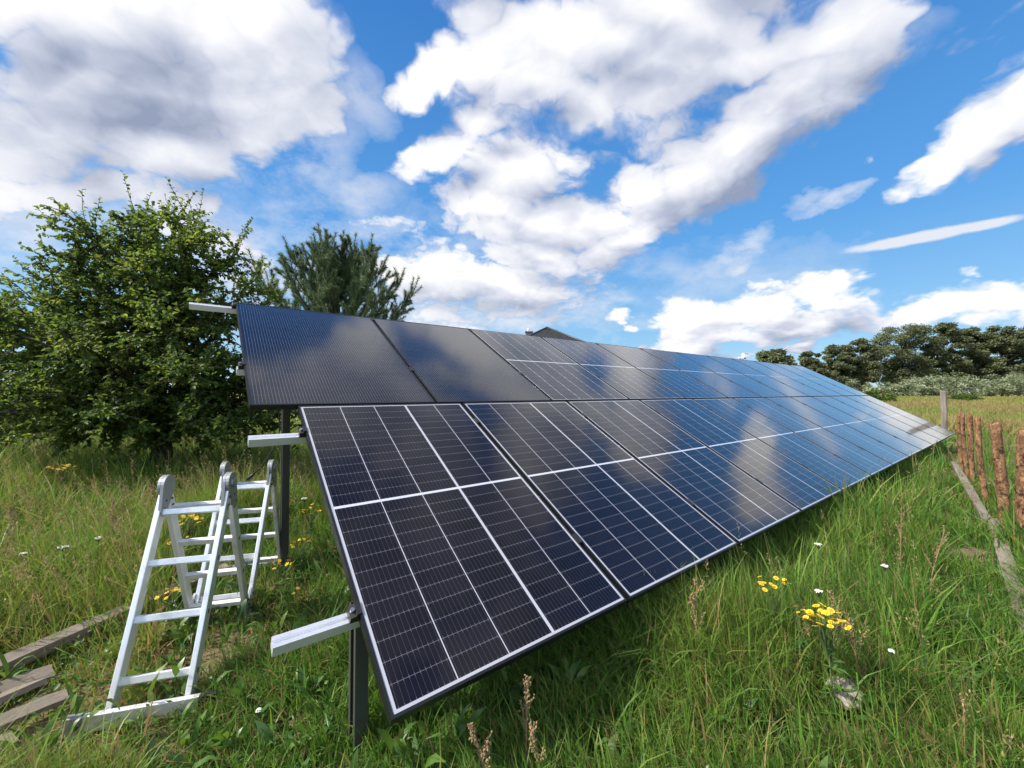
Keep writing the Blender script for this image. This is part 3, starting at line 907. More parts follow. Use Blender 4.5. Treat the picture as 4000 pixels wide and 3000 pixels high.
def plank(name, p0, p1, w, th, roll, seed, mat):
    """old board with uneven edges and slightly twisted ends"""
    rr = random.Random(seed)
    p0, p1 = Vector(p0), Vector(p1)
    L = (p1 - p0).length
    y = (p1 - p0).normalized()
    x = y.cross(Vector((0, 0, 1))).normalized()
    x = Matrix.Rotation(roll, 3, y) @ x
    z = x.cross(y)
    rows = max(10, int(L / 0.07))
    vs = []
    cr = [rr.uniform(-0.5, 0.5) for _ in range(4)]
    for i in range(rows + 1):
        t = i / rows
        e0 = w / 2 * (1 + 0.10 * math.sin(t * 7 + cr[0] * 6) + rr.uniform(-0.07, 0.07)) * (0.72 if i in (0, rows) else 1)
        e1 = w / 2 * (1 + 0.10 * math.sin(t * 8 + cr[1] * 6) + rr.uniform(-0.07, 0.07))
        bow = 0.03 * math.sin(t * 3.1) * cr[2] + rr.uniform(-0.0015, 0.0015)
        k0 = 0.09 * cr[3] if i in (0, rows) else 0
        for a, b in ((-e0, -th / 2), (-e0 + 0.003, th / 2), (e1 - 0.003, th / 2 + 0.002), (e1, -th / 2)):
            vs.append(x * a + y * (t * L + k0 * a / w) + z * (b + bow))
    fs = [(i * 4 + k, i * 4 + (k + 1) % 4, i * 4 + 4 + (k + 1) % 4, i * 4 + 4 + k) for i in range(rows) for k in range(4)]
    fs += [(3, 2, 1, 0), tuple(rows * 4 + k for k in range(4))]
    M = Matrix((x, y, z)).transposed()
    mi = M.inverted()
    mb = MB()
    mb.add([mi @ v for v in vs], fs)
    o = mb.build(name, mat)
    o.matrix_world = Matrix.Translation(p0) @ M.to_4x4()
    return o


planks = [
    ((-2.98, 1.50, 0.04), (-2.62, 3.60, 0.06), 0.085, 0.030, 0.35, "long grey plank lying farthest left, running back into the tall grass"),
    ((-2.62, 1.45, 0.05), (-2.12, 3.00, 0.07), 0.075, 0.055, 0.25, "thick weathered beam lying in the grass left of the ladder"),
    ((-2.76, 1.90, 0.09), (-2.62, 2.45, 0.10), 0.07, 0.022, -0.3, "short grey board lying between the long plank and the thick beam"),
    ((-2.52, 1.40, 0.05), (-2.24, 1.98, 0.05), 0.085, 0.022, 0.45, "pale weathered board at the back of the pile by the ladder foot"),
    ((-2.40, 1.33, 0.085), (-2.17, 1.86, 0.08), 0.08, 0.022, -0.2, "light grey split board on top of the pile left of the ladder foot"),
    ((-2.27, 1.30, 0.06), (-1.99, 1.82, 0.05), 0.075, 0.020, 0.3, "grey brown board of the pile ending nearest the ladder foot"),
    ((-2.12, 1.20, 0.05), (-1.98, 1.62, 0.035), 0.085, 0.020, 0.15, "brown broken board at the near lower edge of the plank pile"),
]
for i, (a, b, w, th, ro, lab) in enumerate(planks):
    a = (a[0], a[1], a[2] + float(hill(a[0], a[1])))
    b = (b[0], b[1], b[2] + float(hill(b[0], b[1])))
    tag(plank("plank", a, b, w, th, ro, 60 + i, M_GREYWOOD), lab, "plank", "old boards lying left of the ladder")
for i, (a, b, w, lab) in enumerate((((8.02, 7.30), (4.98, 4.22), 0.085, "far grey edging board lying along the foot of the pickets"),
                                    ((5.06, 4.24), (2.30, 1.72), 0.085, "near grey edging board running out of the right edge of the photo"))):
    p0 = (a[0], a[1], float(hill(*a)) + (0.10 if i else 0.12))
    p1 = (b[0], b[1], float(hill(*b)) + 0.10)
    tag(plank("edging_board", p0, p1, w, 0.04, 0.12, 90 + i, M_GREYWOOD), lab, "board", "edging boards along the fence")

m_stone, nt = material("pale stone")
n = nt.noise(tc(nt), 22, 8, 0.65)
finish(nt, principled(nt, nt.ramp(n, [(0.3, (0.20, 0.17, 0.14)), (0.6, (0.40, 0.35, 0.30)), (0.8, (0.52, 0.47, 0.41))]), 0.9, 0, bump(nt, n, 0.7, 0.01), 0.2))
mb = MB()
ring = [(-0.055, -0.03), (-0.05, 0.035), (-0.015, 0.055), (0.035, 0.035), (0.06, -0.005), (0.045, -0.05), (-0.01, -0.06)]
ly = []
for s, z in ((0.92, 0), (1.0, 0.012), (0.97, 0.026), (0.86, 0.033)):
    ly += [(x * s, y * s, z + 0.10 * y) for x, y in ring]
k = len(ring)
mb.add(ly, [(i * k + j, i * k + (j + 1) % k, (i + 1) * k + (j + 1) % k, (i + 1) * k + j) for i in range(3) for j in range(k)] + [tuple(range(k))[::-1], tuple(range(3 * k, 4 * k))])
o = mb.build("stone", m_stone, bevel=0.004)
o.location = (1.40, 1.72, float(hill(1.43, 1.765)) + 0.10)
o.rotation_euler = (0.35, -0.35, 0.6)
o.scale = (1.15, 1.15, 1.0)
tag(o, "flat pale stone lying in the grass below the big yellow flowers", "stone")

# ------------------------------------------------------------------ house, light pole
m_tile, nt = material("grey roof tiles")
uvw = tc(nt)
br = nt.node('ShaderNodeTexBrick', {'offset': 0.5}, Vector=nt.node('ShaderNodeMapping', Vector=uvw, Scale=(1, 1, 1)).outputs[0], Color1=(0.024, 0.028, 0.032, 1), Color2=(0.036, 0.041, 0.046, 1), Mortar=(0.012, 0.012, 0.012, 1), Scale=1.0, Mortar_Size=0.035, Brick_Width=0.34, Row_Height=0.36)
finish(nt, principled(nt, br.outputs[0], 0.7, 0, bump(nt, br.outputs[1], 0.6, -0.04), 0.2))
M_RENDER = mat_plain("cream render", (0.62, 0.58, 0.50), 0.9, 0, 0.15, 6)
M_CHIMNEY = mat_plain("grey chimney bricks", (0.14, 0.14, 0.145), 0.85, 0, 0.3, 10)
M_GLASS = mat_plain("window glass", (0.02, 0.025, 0.03), 0.08, 0, 0.1, 4)
M_WHITE = mat_plain("white painted metal", (0.72, 0.73, 0.74), 0.45, 0, 0.15, 20)
M_GALV = mat_plain("galvanised steel", (0.45, 0.46, 0.47), 0.5, 0.6, 0.3, 30)
house = empty("house", (3.94, 52, 0))
tag(house, "house with grey tiled hip roof and chimney peeping over the upper panel row", "house")
HX, HD, E0, AP = 5.2, 16.0, 5.55, 8.62           # half width, depth, eaves, ridge (metres, local y from the front eaves)
y0 = 39.8 - 52
gz = float(hill(3.94, 48)) - 0.4
mb = MB()
mb.box((-HX + 0.5, y0 + 0.5, gz), (HX - 0.5, y0 + HD - 0.5, E0 - 0.02))
mb.build("wall", M_RENDER, house)
# each roof slope has its own plane so that the tiles run along it
rd = 5.25


def slope_mesh(pts, name="roof"):
    a, b, c = Vector(pts[0]), Vector(pts[1]), Vector(pts[-1])
    x = (b - a).normalized()
    nrm = x.cross(c - a).normalized()
    y = nrm.cross(x)
    M = Matrix((x, y, nrm)).transposed()
    lp = [M.inverted() @ (Vector(p) - a) for p in pts]
    mb = MB()
    n = len(lp)
    mb.add([tuple(p) for p in lp] + [(p.x, p.y, p.z - 0.12) for p in lp], [tuple(range(n)), tuple(range(n, 2 * n))[::-1]] + [(i, n + i, n + (i + 1) % n, (i + 1) % n) for i in range(n)])
    o = mb.build(name, m_tile, house)
    o.matrix_local = Matrix.Translation(a) @ M.to_4x4()
    return o


Apt, Bpt = (0, y0 + rd, AP), (0, y0 + HD - rd, AP)
c1, c2, c3, c4 = (-HX, y0, E0), (HX, y0, E0), (HX, y0 + HD, E0), (-HX, y0 + HD, E0)
roof = slope_mesh([c1, c2, Apt])
slope_mesh([c2, c3, Bpt, Apt])
slope_mesh([c3, c4, Bpt])
slope_mesh([c4, c1, Apt, Bpt])
mb = MB()
for a, b in ((c1, Apt), (c2, Apt), (Apt, Bpt), (c3, Bpt), (c4, Bpt)):
    mb.tube([Vector(a) + Vector((0, 0, 0.03)), Vector(b) + Vector((0, 0, 0.03))], 0.10, 8)
mb.build("ridge_tiles", M_STEEL, house, smooth=True)
mb = MB()
mb.box((-0.06, y0 + rd - 0.62, AP - 0.62), (0.06, y0 + rd - 0.50, AP + 0.02))
mb.build("ridge_bracket", M_STEEL, house)
ch = MB()
ch.box((-2.25, 49.6 - 52, 6.2), (-1.40, 50.4 - 52, 8.78))
ch.box((-2.32, 49.53 - 52, 8.78), (-1.33, 50.47 - 52, 8.91))
chim = ch.build("chimney", M_CHIMNEY, house)
mb = MB()
mb.tube([(-1.92, 50 - 52, 8.91), (-1.92, 50 - 52, 9.15), (-1.92, 50 - 52, 9.16), (-1.92, 50 - 52, 9.27)], [0.13, 0.13, 0.16, 0.12], 14)
mb.build("flue_pipe", M_WHITE, chim, smooth=False)
mb = MB()
mb.tube([(1.14, 46.6 - 52, 7.6), (1.14, 46.6 - 52, 8.55)], 0.10, 12)
mb.tube([(1.14, 46.6 - 52, 8.55), (1.14, 46.6 - 52, 8.62)], [0.14, 0.10], 12)
mb.build("vent_pipe", M_STEEL, house)
for x in (-3.1, 0.0, 3.1):
    mb = MB()
    mb.box((x - 0.6, y0 + 0.47, 1.3), (x + 0.6, y0 + 0.497, 2.7))
    w = mb.build("window", M_WHITE, house)
    mb = MB()
    mb.box((x - 0.53, y0 + 0.455, 1.37), (x + 0.53, y0 + 0.468, 2.63))
    mb.build("pane", M_GLASS, w)

pole = empty("light_pole", (14.55, 25.0, 0))
tag(pole, "slim metal pole with a white box and small lamps, far behind the upper panel row", "light pole")
mb = MB()
mb.tube([(0, 0, float(hill(14.55, 25)) - 0.4), (0, 0, 3.62)], 0.045, 12)
mb.tube([(0, 0, 3.15), (-0.14, 0, 3.15), (-0.14, 0, 3.30)], 0.018, 8)
mb.tube([(0.0, 0, 3.47), (-0.34, 0, 3.44)], 0.016, 8)
mb.build("mast", M_GALV, pole, smooth=True)
mb = MB()
mb.box((-0.12, -0.14, 3.54), (0.16, 0.14, 3.80))
mb.box((-0.13, -0.16, 3.80), (0.17, 0.16, 3.825))
mb.build("control_box", M_WHITE, pole, bevel=0.012)
for x, z in ((-0.30, 3.52), (-0.20, 3.31)):
    mb = MB()
    mb.tube([(x - 0.09, -0.02, z + 0.02), (x - 0.02, 0, z), (x + 0.07, 0.03, z - 0.01)], [0.045, 0.05, 0.03], 10)
    mb.build("lamp_head", M_WHITE, pole, smooth=True)


# ------------------------------------------------------------------ foliage
def mat_leaf(name, stops, trans=0.35, rough=0.5, spec=0.35, var_scale=1.2, tcol=1.6):
    m, nt = material(name)
    at = nt.n.new('ShaderNodeAttribute')
    at.attribute_name = "tint"
    sp = nt.node('ShaderNodeSeparateColor', i0=at.outputs['Color'])
    col = nt.ramp(sp.outputs[0], stops)
    pat = nt.noise(tc(nt, 'Object'), var_scale, 4, 0.6)
    col = nt.node('ShaderNodeHueSaturation', Hue=nt.m('ADD', 0.485, nt.m('MULTIPLY', pat, 0.03)), Saturation=1.0, Value=nt.m('ADD', 0.72, nt.m('MULTIPLY', pat, 0.56)), Color=col).outputs[0]
    back = nt.node('ShaderNodeHueSaturation', Hue=0.47, Saturation=1.1, Value=tcol, Color=col).outputs[0]
    pr = principled(nt, col, rough, 0, None, spec)
    tr = nt.node('ShaderNodeBsdfTranslucent', Color=back).outputs[0]
    finish(nt, nt.node('ShaderNodeMixShader', i0=trans, i1=pr, i2=tr).outputs[0])
    return m


def unit(v):
    return v / np.maximum(np.linalg.norm(v, axis=-1, keepdims=True), 1e-9)


def leaf_mesh(c, axis, nrm, length, width, fold=0.18, tint=None):
    """leaves as two folded quads each: base, two shoulders, tip on either side of a midrib"""
    n = len(c)
    axis = unit(axis)
    side = unit(np.cross(axis, nrm))
    nr = np.cross(side, axis)
    L, W = length[:, None], width[:, None]
    base = c
    tip = c + axis * L + nr * L * -0.12
    up = nr * W * fold
    l1 = c + axis * L * 0.30 - side * W * 0.46 + up
    l2 = c + axis * L * 0.68 - side * W * 0.38 + up * 0.8
    r1 = c + axis * L * 0.30 + side * W * 0.46 + up
    r2 = c + axis * L * 0.68 + side * W * 0.38 + up * 0.8
    v = np.stack([base, l1, l2, tip, r1, r2], 1).reshape(-1, 3)
    b = np.arange(n)[:, None] * 6
    f = np.concatenate([b + np.array([0, 1, 2, 3])[None], b + np.array([0, 3, 5, 4])[None]], 0)
    t = np.repeat(tint, 6, 0) if tint is not None else None
    return v, f, t


def rand_unit(n):
    return unit(RNG.normal(size=(n, 3)))


M_FRUIT = mat_leaf("pear leaves", [(0.0, (0.045, 0.090, 0.024)), (0.5, (0.090, 0.155, 0.034)), (0.8, (0.130, 0.190, 0.042)), (1.0, (0.19, 0.235, 0.055))], 0.50, 0.55, 0.28, 0.7, 1.6)
M_ALDER = mat_leaf("alder leaves", [(0.0, (0.075, 0.098, 0.052)), (0.6, (0.150, 0.178, 0.094)), (1.0, (0.21, 0.24, 0.125))], 0.3, 0.7, 0.08, 0.12, 1.3)
M_WILLOW = mat_leaf("willow leaves", [(0.0, (0.10, 0.14, 0.065)), (0.6, (0.22, 0.265, 0.145)), (1.0, (0.44, 0.48, 0.34))], 0.22, 0.6, 0.3, 0.15, 1.2)
M_SHRUB = mat_leaf("shrub leaves", [(0.0, (0.035, 0.075, 0.015)), (0.6, (0.075, 0.13, 0.025)), (1.0, (0.15, 0.20, 0.04))], 0.34, 0.5, 0.35, 0.8, 1.5)
M_PINE = mat_leaf("pine needles", [(0.0, (0.050, 0.098, 0.042)), (0.6, (0.110, 0.175, 0.075)), (1.0, (0.22, 0.27, 0.135))], 0.15, 0.5, 0.4, 0.8, 1.3)


def limb_path(a, b, sag, n=9, wob=0.05, rr=random):
    a, b = Vector(a), Vector(b)
    pts = []
    o1 = Vector((rr.uniform(-1, 1), rr.uniform(-1, 1), 0)) * wob * (b - a).length
    for i in range(n):
        t = i / (n - 1)
        p = a.lerp(b, t)
        p = p + Vector((0, 0, 1)) * sag * math.sin(math.pi * t) + o1 * math.sin(2 * math.pi * t)
        pts.append(p)
    return pts


def fruit_tree(base):
    root = empty("pear_tree", base)
    tag(root, "big dense pear tree with upright shoots on top, left of the solar panels", "tree")
    rr = random.Random(11)
    wood = MB()
    wood.tube([(0, 0, -0.3), (0.02, 0, 0.05), (0.05, 0.02, 0.5), (0.02, 0, 1.0), (-0.02, 0, 1.5), (0.02, 0, 2.3), (0.0, 0, 3.2)], [0.17, 0.15, 0.12, 0.11, 0.09, 0.06, 0.03], 12)
    ends = [(1.50, -.3, .85), (1.55, .3, 1.35), (1.58, .1, 2.0), (1.36, -.2, 2.75), (.95, .2, 3.35), (.2, 0, 3.75), (.55, -.1, 3.6), (-.25, .2, 3.75), (-.75, 0, 3.4), (-1.25, .1, 3.0), (-1.9, 0, 2.65), (-2.75, .2, 2.6),
            (-2.75, -.3, 2.0), (-2.5, -.5, 1.3), (-1.7, -.8, .85), (-.4, -1.3, 1.2), (.6, -1.2, 1.05), (.2, -1.4, 1.95), (-1.0, -1.3, 2.1), (.9, -1.0, 2.2), (0, 1.3, 2.0), (-1.4, 1.2, 2.0), (.9, 1.2, 1.6), (-2.2, 1.0, 2.5),
            (1.35, -.7, .80), (-.9, -1.2, .85), (-2.4, -.2, .95), (.15,-.5,3.5), (-.45,-.6,3.4), (.75,-.5,3.2), (-1.0,-.6,2.75), (1.15,-.5,2.4), (-1.9,-.7,2.3), (-1.4,-1.0,1.6), (1.2,-.9,1.6), (1.85,.1,1.1), (1.75,.1,1.7), (-.5, -.7, 3.0), (.5, -.8, 2.9), (-1.5, -.7, 2.35), (1.1, .6, 2.6), (-3.2, .2, 1.7), (-3.1, .0, 1.0), (-.2, .8, 3.2), (1.75, .2, .75), (.7, .5, .8), (-.6, .6, .9), (-1.6, .5, 1.1), (-.1, -.9, .9)]
    ends = [(x, y, max(z, 1.05) if abs(x) < 1.1 else max(z, 0.78)) for x, y, z in ends]
    LC, LA, LN, LL, LT = [], [], [], [], []

    def leafy(pts, step, size, shade, upright=0.0):
        for i in range(len(pts) - 1):
            a, b = pts[i], pts[i + 1]
            d = b - a
            m = max(1, int(d.length / step))
            for q in range(m):
                c = a + d * ((q + rr.random()) / m)
                out = Vector((rr.gauss(0, 1), rr.gauss(0, 1), rr.gauss(0, 0.6)))
                ax = (out.normalized() * 0.9 + d.normalized() * 0.5 + Vector((0, 0, -0.25 + upright)))
                LC.append(tuple(c))
                LA.append(tuple(ax))
                LN.append((rr.gauss(0, 0.55), rr.gauss(0, 0.55), 1.0))
                LL.append(size * rr.uniform(0.65, 1.25))
                LT.append(min(1, max(0, rr.gauss(shade, 0.2))))
    for e in ends:
        e = Vector(e)
        z0 = max(0.62, min(2.6, e.z * 0.55))
        path = limb_path((0.02, 0, z0), e, (0.12 if e.z > 1.5 else 0.28), 10, 0.04, rr)
        L = (e - path[0]).length
        r0 = 0.018 + 0.012 * L
        wood.tube(path, [r0 * (1 - 0.85 * i / 9) for i in range(10)], 7)
        ns = int(L / 0.068) + 5
        for k in range(ns):
            t = 0.16 + 0.84 * (k + rr.random()) / ns
            i = min(8, int(t * 9))
            p = path[i].lerp(path[i + 1], t * 9 - i)
            hor = Vector((p.x, p.y, 0))
            hor = hor.normalized() if hor.length > 0.1 else Vector((1, 0, 0))
            dr = (hor * rr.uniform(-0.2, 1.0) + Vector((rr.gauss(0, .7), rr.gauss(0, .7), rr.gauss(0.18, .5)))).normalized()
            ln = rr.uniform(0.28, 0.62) * (1.05 - 0.35 * t)
            q = [p, p + dr * ln * 0.5 + Vector((0, 0, 0.02)), p + dr * ln + Vector((0, 0, -0.03))]
            wood.tube(q, [0.008, 0.006, 0.003], 4, False)
            sh = rr.gauss(0.40, 0.15)
            leafy(q, 0.020, 0.056, sh)
            for _ in range(3):
                s = q[0].lerp(q[2], rr.uniform(0.25, 1))
                dd = (dr * 0.6 + Vector((rr.gauss(0, .7), rr.gauss(0, .7), rr.gauss(0.1, .5)))).normalized() * rr.uniform(0.14, 0.30)
                qq = [s, s + dd * 0.5, s + dd]
                wood.tube([qq[0], qq[2]], [0.004, 0.002], 3, False)
                leafy(qq, 0.0165, 0.053, sh)
        if e.z > 2.55:      # upright water shoots
            for _ in range(9 if e.z > 3 else 6):
                p = path[-1].lerp(path[-5], rr.random() ** 1.2)
                tip = p + Vector((rr.gauss(0.0, 0.13) + 0.10 * e.x / 2, rr.gauss(0, .13), rr.uniform(0.22, 0.62) * (1.0 if e.x > -0.9 else 0.6)))
                mid = p.lerp(tip, 0.5) + Vector((rr.gauss(0, .02), rr.gauss(0, .02), 0))
                wood.tube([p, mid, tip], [0.006, 0.004, 0.002], 4, False)
                leafy([p, mid, tip], 0.030, 0.050, 0.42, 0.5)
        elif e.z > 1.9 and abs(e.x) > 1.0:
            for _ in range(4):
                p = path[-1].lerp(path[-4], rr.random())
                tip = p + Vector((0.3 * (1 if e.x > 0 else -1) * rr.uniform(0.3, 1.2), rr.gauss(0, .1), rr.uniform(0.15, 0.4)))
                wood.tube([p, tip], [0.005, 0.002], 4, False)
                leafy([p, tip], 0.032, 0.050, 0.42, 0.4)
    wood.build("trunk", M_BARK, root, smooth=True)
    n = len(LC)
    LLa = np.array(LL)
    v, f, t = leaf_mesh(np.array(LC), np.array(LA), np.array(LN), LLa, LLa * 0.72, 0.16, np.stack([np.array(LT)] * 3, -1))
    np_mesh("crown", v, f, M_FRUIT, root, t)


fruit_tree((-4.90, 5.55, float(hill(-4.9, 5.55))))


def pine_tree(base, top):
    root = empty("pine_tree", base)
    tag(root, "young blue green pine rising behind the two all black panels", "tree")
    rr = random.Random(5)
    wood = MB()
    H = top
    wood.tube([(0, 0, -0.3), (0, 0, H * 0.5), (0.03, 0, H * 0.9)], [0.13, 0.08, 0.015], 10)
    segs = []       # shoots: start, end, needle length

    def shoot(a, d, L, nl=0.10):
        d = d.normalized()
        b = a + d * L + Vector((0, 0, 0.10 * L))
        segs.append((a, b, nl))
        return b
    shoot(Vector((0.03, 0, H - 0.42)), Vector((0, 0, 1)), 0.42)
    zs = [0.5, 0.95, 1.4, 1.85, 2.3, 2.72, 3.12, 3.5, 3.86, 4.2, 4.52, 4.82, 5.08]
    for w, z in enumerate(zs):
        z *= H / 5.6
        k = 6 if z < 4.4 else 5
        for j in range(k):
            a = 2 * math.pi * (j + 0.37 * w) / k + rr.uniform(-0.25, 0.25)
            reach = min(2.25, 3.3 * (1 - (z / H) ** 1.5) + 0.2) * rr.uniform(0.78, 1.12)
            el = R(14 + 34 * (z / H) + rr.uniform(-8, 10))
            out = Vector((math.cos(a), math.sin(a), 0))
            pts, p, d = [Vector((0, 0, z))], Vector((0, 0, z)), out * math.cos(el) + Vector((0, 0, math.sin(el)))
            nseg = max(3, int(reach / 0.28))
            for s in range(nseg):
                d = (d + Vector((rr.gauss(0, .06), rr.gauss(0, .06), 0.085))).normalized()
                p = p + d * (reach / nseg) * 1.12
                pts.append(p)
            wood.tube(pts, [0.026 * (1 - 0.8 * i / nseg) * (0.5 + reach / 3) for i in range(nseg + 1)], 6)
            for s in range(max(1, nseg // 3), nseg + 1):
                q = pts[s]
                dd = (pts[s] - pts[s - 1]).normalized()
                if s < nseg:
                    segs.append((pts[s - 1], q, 0.075))
                for c in range(4 if s < nseg else 4):
                    sd = Vector((rr.gauss(0, 1), rr.gauss(0, 1), rr.gauss(0.35, .5)))
                    sdir = (dd * 0.8 + sd.normalized() * 0.75 + Vector((0, 0, 0.18))).normalized()
                    b = shoot(q.lerp(pts[s - 1], rr.random() * 0.6), sdir, rr.uniform(0.28, 0.52))
                    if rr.random() < 0.3:
                        shoot(b - sdir * 0.1, (sdir + Vector((rr.gauss(0, .6), rr.gauss(0, .6), 0.3))).normalized(), rr.uniform(0.12, 0.24))
                if s == nseg:
                    shoot(q, dd + Vector((0, 0, 0.8)), 0.5)
    for a, b, _ in segs:
        wood.tube([a, b], [0.008, 0.005], 4, False)
    wood.build("trunk", M_PINEBARK, root, smooth=True)
    A = np.array([tuple(s[0]) for s in segs])
    B = np.array([tuple(s[1]) for s in segs])
    NL = np.array([s[2] for s in segs])
    per = 190
    t = RNG.random((len(A), per, 1)) ** 0.85
    d = unit(B - A)[:, None]
    c = A[:, None] + (B - A)[:, None] * t
    r = unit(np.cross(d, RNG.normal(size=c.shape)))
    ax = unit(d * RNG.uniform(0.45, 0.95, (len(A), per, 1)) + r * 0.8)
    L = NL[:, None, None] * RNG.uniform(0.7, 1.2, (len(A), per, 1))
    side = unit(np.cross(ax, RNG.normal(size=c.shape))) * 0.0040
    v = np.stack([c - side, c + side, c + ax * L], 2).reshape(-1, 3)
    n = len(A) * per
    f = np.arange(n * 3).reshape(n, 3)
    tn = np.clip(np.repeat(RNG.normal(0.5, 0.22, (len(A), 1)), per, 1) + RNG.normal(0, 0.12, (len(A), per)), 0, 1).reshape(-1)
    np_mesh("crown", v, f, M_PINE, root, np.repeat(np.stack([tn] * 3, -1), 3, 0))


pine_tree((-4.80, 11.0, float(hill(-4.8, 11))), 5.02)


def clump_crown(centres, radii, per, leaf, flat=0.6, seed=0, elong=0.55):
    """leaf clumps: small leaves scattered through lumpy volumes, denser near the rim"""
    g = np.random.default_rng(seed)
    C, T = [], []
    for (c, r) in zip(centres, radii):
        k = int(per * (r / np.mean(radii)) ** 2)
        u = unit(g.normal(size=(k, 3))) * (g.random((k, 1)) ** 0.45)
        u[:, 2] *= flat
        C.append(np.array(c) + u * r)
        T.append(np.clip(g.normal(g.normal(0.5, 0.16), 0.2, k), 0, 1))
    C = np.concatenate(C)
    T = np.concatenate(T)
    ax = unit(g.normal(size=C.shape) * np.array([1, 1, 0.5]))
    nr = unit(g.normal(size=C.shape) * 0.6 + np.array([0, 0, 1]))
    L = leaf * g.uniform(0.6, 1.3, len(C))
    return leaf_mesh(C, ax, nr, L, L * elong, 0.15, np.stack([T] * 3, -1))


def broad_tree(name, base, h, wid, label, seed, group, mat, leaf=0.42, bare=0.16, nclump=46, per=90, bulge=0.58):
    rr = random.Random(seed)
    root = empty(name, base)
    tag(root, label, "tree", group)
    wood = MB()
    r0 = h * 0.016
    wood.tube([(0, 0, -0.5), (0.1, 0, h * 0.3), (-0.1, 0, h * 0.6), (0, 0, h * 0.92)], [r0, r0 * 0.8, r0 * 0.5, r0 * 0.12], 8)
    cs, rs = [], []
    for k in range(nclump):
        t = (k + rr.random()) / nclump
        z = h * (bare + (0.96 - bare) * t)
        u = (z / h - bare) / (1 - bare)
        env = wid / 2 * (math.sin(math.pi * min(1, (u * (1 / bulge) * 0.5 if u < bulge else 0.5 + (u - bulge) / (1 - bulge) * 0.5)) ) ** 0.6 * 0.9 + 0.08)
        a = rr.uniform(0, 2 * math.pi)
        q = rr.random() ** 0.5
        c = (env * q * math.cos(a), env * q * math.sin(a), z)
        cs.append(c)
        rs.append(wid * rr.uniform(0.10, 0.19) * (1.05 - 0.35 * u))
        if rr.random() < 0.7:
            wood.tube([(0, 0, z * 0.72), (c[0] * 0.5, c[1] * 0.5, z * 0.9), c], [r0 * 0.32 * (1.1 - u), r0 * 0.2, 0.02], 5, False)
    wood.build("trunk", M_BARK, root, smooth=True)
    v, f, t = clump_crown(cs, rs, per, leaf, 0.62, seed)
    np_mesh("crown", v, f, mat, root, t)
    return root


GT = "tall alders along the far edge of the field"


def far(pxl, Y):
    return ((pxl - 2000) / 1564.74 * Y, Y)


def tz(py, Y):
    return EYE + ((1500 - py) / 1564.74 + 0.019) * Y


alders = [  # photo column of the crown's middle, distance, top row, width, label
    (3015, 62, 1374, 6.0, "small sparse crown showing just above the panels right of the light pole", 0.18),
    (3168, 88, 1374, 5.4, "lowest dark alder at the left end of the tall tree row", 0.05),
    (3262, 92, 1352, 7.2, "alder with a rounded loose crown between the low dark one and the taller slim one", 0.05),
    (3362, 92, 1323, 7.4, "slim tall alder standing left of the gap in the tree row", 0.05),
    (3525, 94, 1272, 13.2, "broadest alder of the tree row, right of the gap", 0.16),
    (3688, 92, 1259, 8.2, "tallest alder of the row, with a narrow peaked top", 0.14),
    (3800, 94, 1277, 9.0, "alder with a broken top between the tallest one and the right end trees", 0.14),
    (3915, 92, 1268, 9.5, "full crowned alder close to the right edge of the photo", 0.14),
    (4030, 92, 1275, 9.5, "alder cut off by the right edge of the photo", 0.14),
]
for i, (px, Y, py, w, lab, bare) in enumerate(alders):
    x, y = far(px, Y)
    z0 = float(hill(x, y))
    broad_tree("alder_tree", (x, y, z0), tz(py, Y) - z0 + 0.3, w, lab, 100 + i, GT, M_ALDER, 0.43, bare, 80, 330, 0.5 if i != 4 else 0.62)

bushes = [
    (3345, 80, 1490, 5.0, "small pale bush at the foot of the slim alder"),
    (3480, 74, 1487, 6.0, "low silvery willow bush at the left end of the hedge, below the gap"),
    (3565, 72, 1472, 6.5, "brightest silvery willow bush, left of the grey post"),
    (3650, 74, 1466, 7.0, "silver green willow bush directly behind the grey post"),
    (3735, 73, 1456, 7.5, "tallest grey green willow bush right of the grey post"),
    (3830, 74, 1462, 7.5, "broad grey green willow bush second from the right edge"),
    (3925, 73, 1464, 7.5, "willow bush at the right edge of the photo below the alders"),
    (4020, 74, 1462, 7.5, "willow bush cut off by the right edge of the photo"),
]
for i, (px, Y, py, w, lab) in enumerate(bushes):
    rr = random.Random(300 + i)
    x, y = far(px, Y)
    z0 = float(hill(x, y))
    h = (tz(py, Y) - z0) * 1.22
    root = empty("willow_bush", (x, y, z0))
    tag(root, lab, "bush", "silvery willow bushes in front of the alders")
    cs, rs = [], []
    wood = MB()
    for k in range(46):
        a, q = rr.uniform(0, 6.28), rr.random() ** 0.5
        u = rr.random()
        c = (w / 2 * q * math.cos(a), w / 2 * q * math.sin(a), h * (0.12 + 0.75 * u * math.sqrt(max(0.05, 1 - q * q * 0.8))))
        cs.append(c)
        rs.append(rr.uniform(0.45, 0.85) * h * 0.25)
        if k % 3 == 0:
            wood.tube([(c[0] * 0.2, c[1] * 0.2, -0.2), c], [0.06, 0.02], 5, False)
    wood.build("stems", M_BARK, root)
    v, f, t = clump_crown(cs, rs, 85, 0.36, 0.8, 300 + i, 0.34)
    np_mesh("foliage", v, f, M_WILLOW, root, t)

